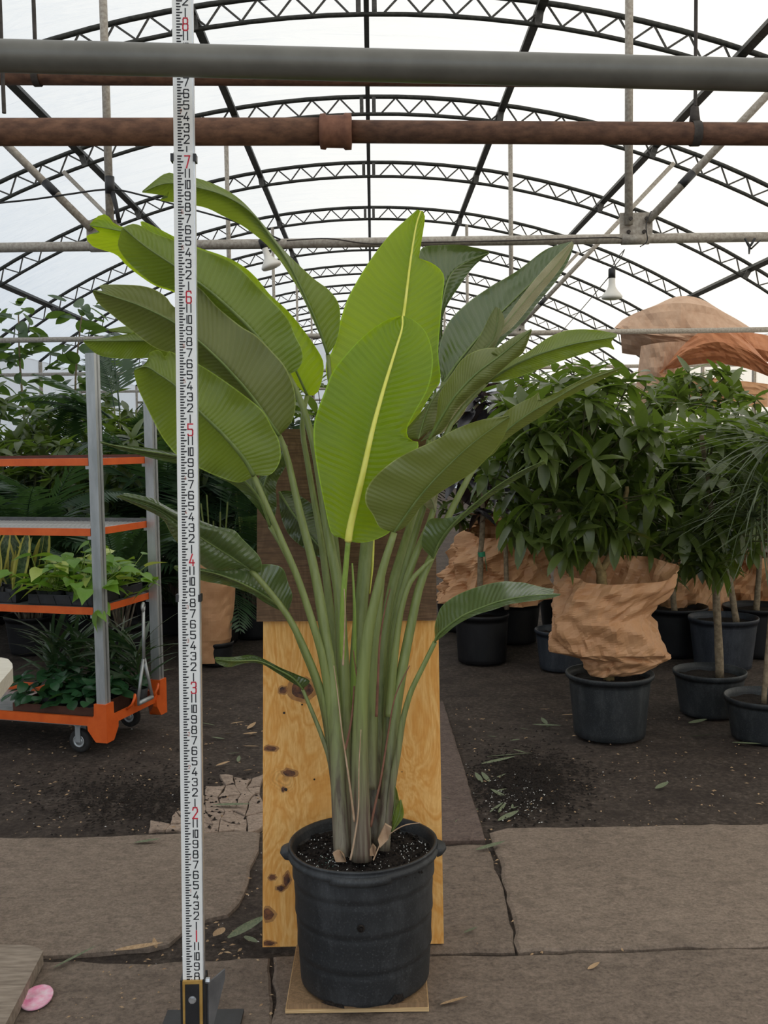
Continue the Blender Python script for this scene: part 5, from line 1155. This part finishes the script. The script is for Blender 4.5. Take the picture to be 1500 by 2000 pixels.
# ------------------------------------------------------------------ left side: tall ficus trees beyond the second crossbeam
def ficus(stem, label, seed, Yf, n, size=.24):
    b0 = stem[0]; c = Vector((P(b0[0], b0[1], Yf).x, Yf, 0)); t = thing('ficus_tree', c, label, 'ficus tree')
    nursery_pot(c, .22, .18, .34, M['potblack'], t)
    pts = [Vector((c.x, Yf, .28))] + [P(x, y, Yf) for x, y in stem[1:]]
    trunk(pts, .022, .007, M['bark'], t); rk = random.Random(seed); q = catmull(pts, 60); it = []
    for k in range(n):
        p = q[int(lerp(12, 60, rk.random() ** .8))]; a = rk.random() * 6.28; ln = rk.uniform(.03, .20)
        e = p + Vector((math.cos(a) * ln, math.sin(a) * ln, rk.uniform(.02, .10))); dd = Vector((math.cos(a), math.sin(a), rk.uniform(-.5, .6)))
        it.append((FI[k % 3], aim(e, dd, rk.uniform(-.8, .8), size * rk.uniform(.7, 1.15))))
    put_leaves(t, it, 200)
ficus([(50, 1100), (52, 900), (44, 780), (38, 690), (36, 610)], 'tall ficus with big oval leaves and a straight thin stem reaching the second crossbeam', 51, 11.3, 90)
ficus([(135, 1100), (140, 900), (146, 800), (150, 700), (162, 600)], 'tall ficus with big oval leaves leaning beside the trolley post', 52, 11.5, 100)
ficus([(-50, 1100), (-45, 900), (-28, 780), (-20, 690)], 'ficus with big oval leaves at the greenhouse side wall', 53, 11.2, 80)
ficus([(95, 1100), (95, 950), (92, 860), (95, 780)], 'shorter ficus with big oval leaves between the two tall ficus', 54, 10.9, 90)
ficus([(190, 1100), (185, 900), (180, 800), (176, 720)], 'shorter ficus with big oval leaves close behind the trolley post', 55, 12.3, 80)
# ------------------------------------------------------------------ palms
def frond_mesh(name, L, nl, lw, ll, arch, mat, seed):
    b = MB(); rk = random.Random(seed); pts = [Vector((0, t * L * (1 - .15 * t), -arch * L * t * t + .22 * L * t)) for t in [i / 16 for i in range(17)]]
    b.tube(pts, [lerp(.008, .002, i / 16) for i in range(17)], 5, False); uv = [(0, .5)] * len(b.v)
    for i in range(nl):
        t = lerp(.18, .99, i / nl); k = t * 16; j = min(15, int(k)); p = pts[j].lerp(pts[j + 1], k - j); d = (pts[j + 1] - pts[j]).normalized()
        for s in (-1, 1):
            ln = ll * math.sin(math.pi * (t * .8 + .16)) * rk.uniform(.85, 1.1)
            dd = (Vector((s, 0, 0)) * .85 + d * .55 + Vector((0, 0, -.18 + rk.uniform(-.1, .1)))).normalized(); w = d.cross(dd).cross(dd).normalized() * lw
            n = len(b.v); e = p + dd * ln + Vector((0, 0, -.12 * ln)); m_ = p + dd * ln * .5
            b.v += [p - w * .4, p + w * .4, m_ + w, m_ - w, e]; uv += [(0, .2), (0, .8), (.5, 1), (.5, 0), (1, .5)]; b.f += [(n, n + 1, n + 2, n + 3), (n + 3, n + 2, n + 4)]
    return mesh_data(name, b.v, b.f, mat, True, uv)
FR_ = [frond_mesh('frond', 1.0, 26, .014, .30, a, M['palm'], s) for a, s in ((.55, 1), (.8, 2), (.35, 3))]
def palm(px, Yp, hpx, label, seed, n=22, size=.9, sp=.2):
    c = Vector((P(px, 1000, Yp).x, Yp, 0)); t = thing('potted_palm', c, label, 'potted palm'); rk = random.Random(seed)
    nursery_pot(c, .18, .15, .28, M['potblack'], t); zt = P(px, hpx, Yp).z
    for k in range(n):
        a = rk.random() * 6.28; el = rk.uniform(.15, 1.35); h = lerp(.3, max(.35, zt - size * .45), rk.random()); q = c + Vector((math.cos(a) * rk.random() * sp * .4, math.sin(a) * rk.random() * sp * .4, 0))
        e = Vector((q.x + math.cos(a) * .08, q.y + math.sin(a) * .08, h)); MB().tube([q + Vector((0, 0, .24)), e], .007, 6).build('cane', M['petiole'], t)
        inst('frond', FR_[k % 3], aim(e, (math.cos(a) * math.cos(el), math.sin(a) * math.cos(el), math.sin(el)), rk.uniform(-.3, .3), size * rk.uniform(.75, 1.15)), t)
palm(245, 9.0, 700, 'feathery palm with a tall frond spray just right of the trolley post', 61, 30, .95)
palm(330, 8.0, 760, 'feathery palm behind the measuring rod', 62, 30, .9)
palm(420, 7.6, 860, 'feathery palm above the paper wrapped pot', 63, 28, .9)
palm(492, 7.8, 800, 'feathery palm beside the left edge of the old dark plywood', 64, 28, .9)
palm(160, 7.8, 900, 'feathery palm showing between the trolley shelves', 65, 30, .9)
palm(52, 7.3, 880, 'feathery palm behind the top trolley shelf', 66, 30, .9)
palm(-25, 8.6, 900, 'feathery palm at the left end of the trolley', 67, 28, .9)
palm(230, 6.9, 1010, 'low feathery palm close behind the trolley', 68, 26, .75)
palm(360, 9.6, 780, 'farther feathery palm between the trolley and the dark plywood', 69, 28, 1.0)
palm(120, 9.4, 800, 'farther feathery palm below the ficus trees', 70, 28, 1.0)
back_tree(60, 1228, 'dark broad shrub filling the gap under the lowest trolley shelf', .2, 'potblack', 60, 1000, 1.0, .65, 71, size=.2, nclu=60)
back_tree(300, 1228, 'dark broad shrub behind the low feathery palm', .2, 'potblack', 300, 960, 1.0, .75, 72, size=.2, nclu=70)
back_tree(500, 1220, 'dark broad shrub behind the paper wrapped pot', .2, 'potblack', 480, 940, .9, .85, 73, size=.2, nclu=70)
back_tree(-60, 1200, 'dark broad shrub by the greenhouse wall left of the ficus', .2, 'potblack', -30, 880, 1.0, .8, 74, size=.22, nclu=60)
back_tree(200, 1180, 'dark broad shrub at the foot of the ficus trees', .2, 'potblack', 180, 900, 1.2, .7, 75, size=.22, nclu=70)
back_tree(640, 1180, 'dark shrub seen through the stalks behind the old plywood', .2, 'potblack', 650, 900, 1.0, .75, 76, size=.22, nclu=60)
# paper wrapped pot between trolley and plywood
cW = G(418, 1304); cW = Vector((cW.x, cW.y + .12, 0)); tw_ = thing('paper_wrapped_pot', cW, 'tall brown paper wrapped pot standing behind the measuring rod', 'wrapped pot')
nursery_pot(cW, .115, .10, .16, M['potblack'], tw_, .004)
sleeve('paper', [(1290, 372, 440, 0), (1255, 369, 447, 0), (1245, 367, 451, 0), (1200, 366, 453, 0), (1150, 362, 458, 0), (1090, 360, 460, 0)], cW.y, M['paper'], tw_, 30, .0035, 9, .9)
# ------------------------------------------------------------------ litter on the ground
fl_ = {k: [leaf_mesh('fallen_leaf', M[k], 1, w, .35, -c_, 6, oval) for w, c_ in ((.22, .12), (.30, .2), (.14, .08))] for k in ('dry', 'olive')}
rl = random.Random(77)
def litter(px, py, L, ang, kind, idx, label, group=None, h=.014):
    p = G(px, py, h); o = inst('fallen_leaf', fl_[kind][idx], Matrix.Translation(p) @ Matrix.Rotation(ang, 4, 'Z') @ Matrix.Rotation(rl.uniform(-.3, .3), 4, 'Y') @ Matrix.Scale(L, 4)); return tag(o, label, 'fallen leaf', group)
litter(445, 1832, .15, -.75, 'olive', 0, 'long grey green fallen leaf left of the plywood foot')
litter(478, 1828, .09, -2.6, 'olive', 1, 'short grey green fallen leaf beside the long one near the plywood')
litter(438, 1812, .09, 2.9, 'dry', 1, 'curled tan fallen leaf right of the measuring rod')
litter(225, 1856, .14, -1.4, 'dry', 2, 'long golden dry leaf strip on the left concrete slab')
litter(105, 1890, .14, -.75, 'olive', 2, 'narrow wilted leaf pointing away from the plank')
litter(262, 1646, .10, -1.5, 'olive', 0, 'pale wilted leaf at the back edge of the left slab')
litter(415, 1572, .17, -1.75, 'olive', 2, 'dark wilted leaf stem on the broken concrete')
litter(1040, 1415, .16, -2.0, 'olive', 2, 'cut green leaf stalk on the dirt in front of the black pot', h=.004)
litter(950, 1478, .22, -1.6, 'olive', 2, 'pair of grassy leaf blades, longer one, on the dark soil patch', h=.004)
litter(940, 1492, .18, -1.2, 'olive', 2, 'pair of grassy leaf blades, shorter one, on the dark soil patch', h=.004)
litter(1430, 1450, .14, -2.2, 'olive', 0, 'grey green fallen leaf between the two right hand pots', h=.004)
litter(1345, 1412, .10, -1.5, 'olive', 1, 'small fallen leaf against the foot of the slim trunk pot', h=.004)
litter(1345, 1438, .14, -1.6, 'olive', 2, 'narrow fallen leaf with a stem lying before the slim trunk pot', h=.004)
litter(1280, 1540, .08, -1.0, 'olive', 1, 'crumpled dark green leaf on bare dirt near the right slab', h=.004)
litter(905, 1822, .05, -1.2, 'olive', 1, 'small pale leaf scrap on concrete beside the plywood')
litter(1148, 1893, .045, -1.0, 'dry', 1, 'tiny pale leaf scrap on the front right slab')
litter(930, 1660, .12, -1.2, 'olive', 0, 'leaf with a long red stem across the slab joint')
litter(305, 1852, .05, 0.4, 'dry', 1, 'brown leaf flake at the corner of the left slab')
litter(860, 1962, .08, -1.3, 'dry', 0, 'brown leaf sliver right of the plywood base')
for i in range(14):
    litter(rl.uniform(910, 1010), rl.uniform(1520, 1610), rl.uniform(.05, .12), rl.uniform(-3, 3), 'olive', rl.choice((0, 2)), 'shredded grassy leaf bit in the dark soil patch by the kerb strip', 'leaf bits in the soil patch', .004)
for i in range(12):
    litter(rl.uniform(410, 505), rl.uniform(1400, 1520), rl.uniform(.04, .09), rl.uniform(-3, 3), rl.choice(('olive', 'dry')), rl.choice((0, 1, 2)), 'dry leaf scrap on the dirt between rod and plywood', 'leaf scraps on the dirt', .004)
for i in range(10):
    litter(rl.uniform(900, 1100), rl.uniform(1330, 1500), rl.uniform(.04, .09), rl.uniform(-3, 3), rl.choice(('olive', 'dry')), rl.choice((0, 1, 2)), 'small leaf scrap on the dirt before the rubber plant', 'leaf scraps before the rubber plant', .004)
for nm, n, sz_, mt, x0, x1, y0, y1 in (('perlite_specks', 260, .0035, 'perlite', 905, 1110, 1500, 1612), ('perlite_specks', 240, .003, 'perlite', 20, 1490, 1420, 1990), ('bark_crumbs', 1400, .006, 'dry', 10, 1490, 1380, 1990), ('soil_crumbs', 2200, .009, 'soil', 880, 1180, 1440, 1620), ('soil_crumbs', 1500, .008, 'soil', 10, 520, 1480, 1640)):
    b = MB()
    for _ in range(n):
        gx, gy = rl.gauss(.5, .19), rl.gauss(.5, .19)
        if x1 - x0 > 900: gx, gy = rl.random(), rl.random()
        p = G(lerp(x0, x1, gx), lerp(y0, y1, gy), .004); s = sz_ * rl.uniform(.4, 1.2); e = rl.uniform(.5, 2.2); a = rl.random() * 6.28
        ca, sa = math.cos(a), math.sin(a)
        for_ = [Vector((p.x + (x * e * ca - y * sa) * s, p.y + (x * e * sa + y * ca) * s, p.z + z * s)) for x, y, z in ((1, 0, 0), (-1, .2, 0), (0, .7, .2), (0, -.7, 0), (0, 0, .7))]
        b.add(for_, [(0, 2, 4), (2, 1, 4), (1, 3, 4), (3, 0, 4)])
    o = b.build(nm, M[mt]); tag(o, {'perlite_specks': 'scattered white perlite specks', 'bark_crumbs': 'scattered brown bark and leaf crumbs', 'soil_crumbs': 'loose dark soil crumbs'}[nm] + (' by the kerb strip' if x0 > 800 else ' left of the plywood' if x1 < 600 else ' all over the floor'), 'litter', None, 'stuff')
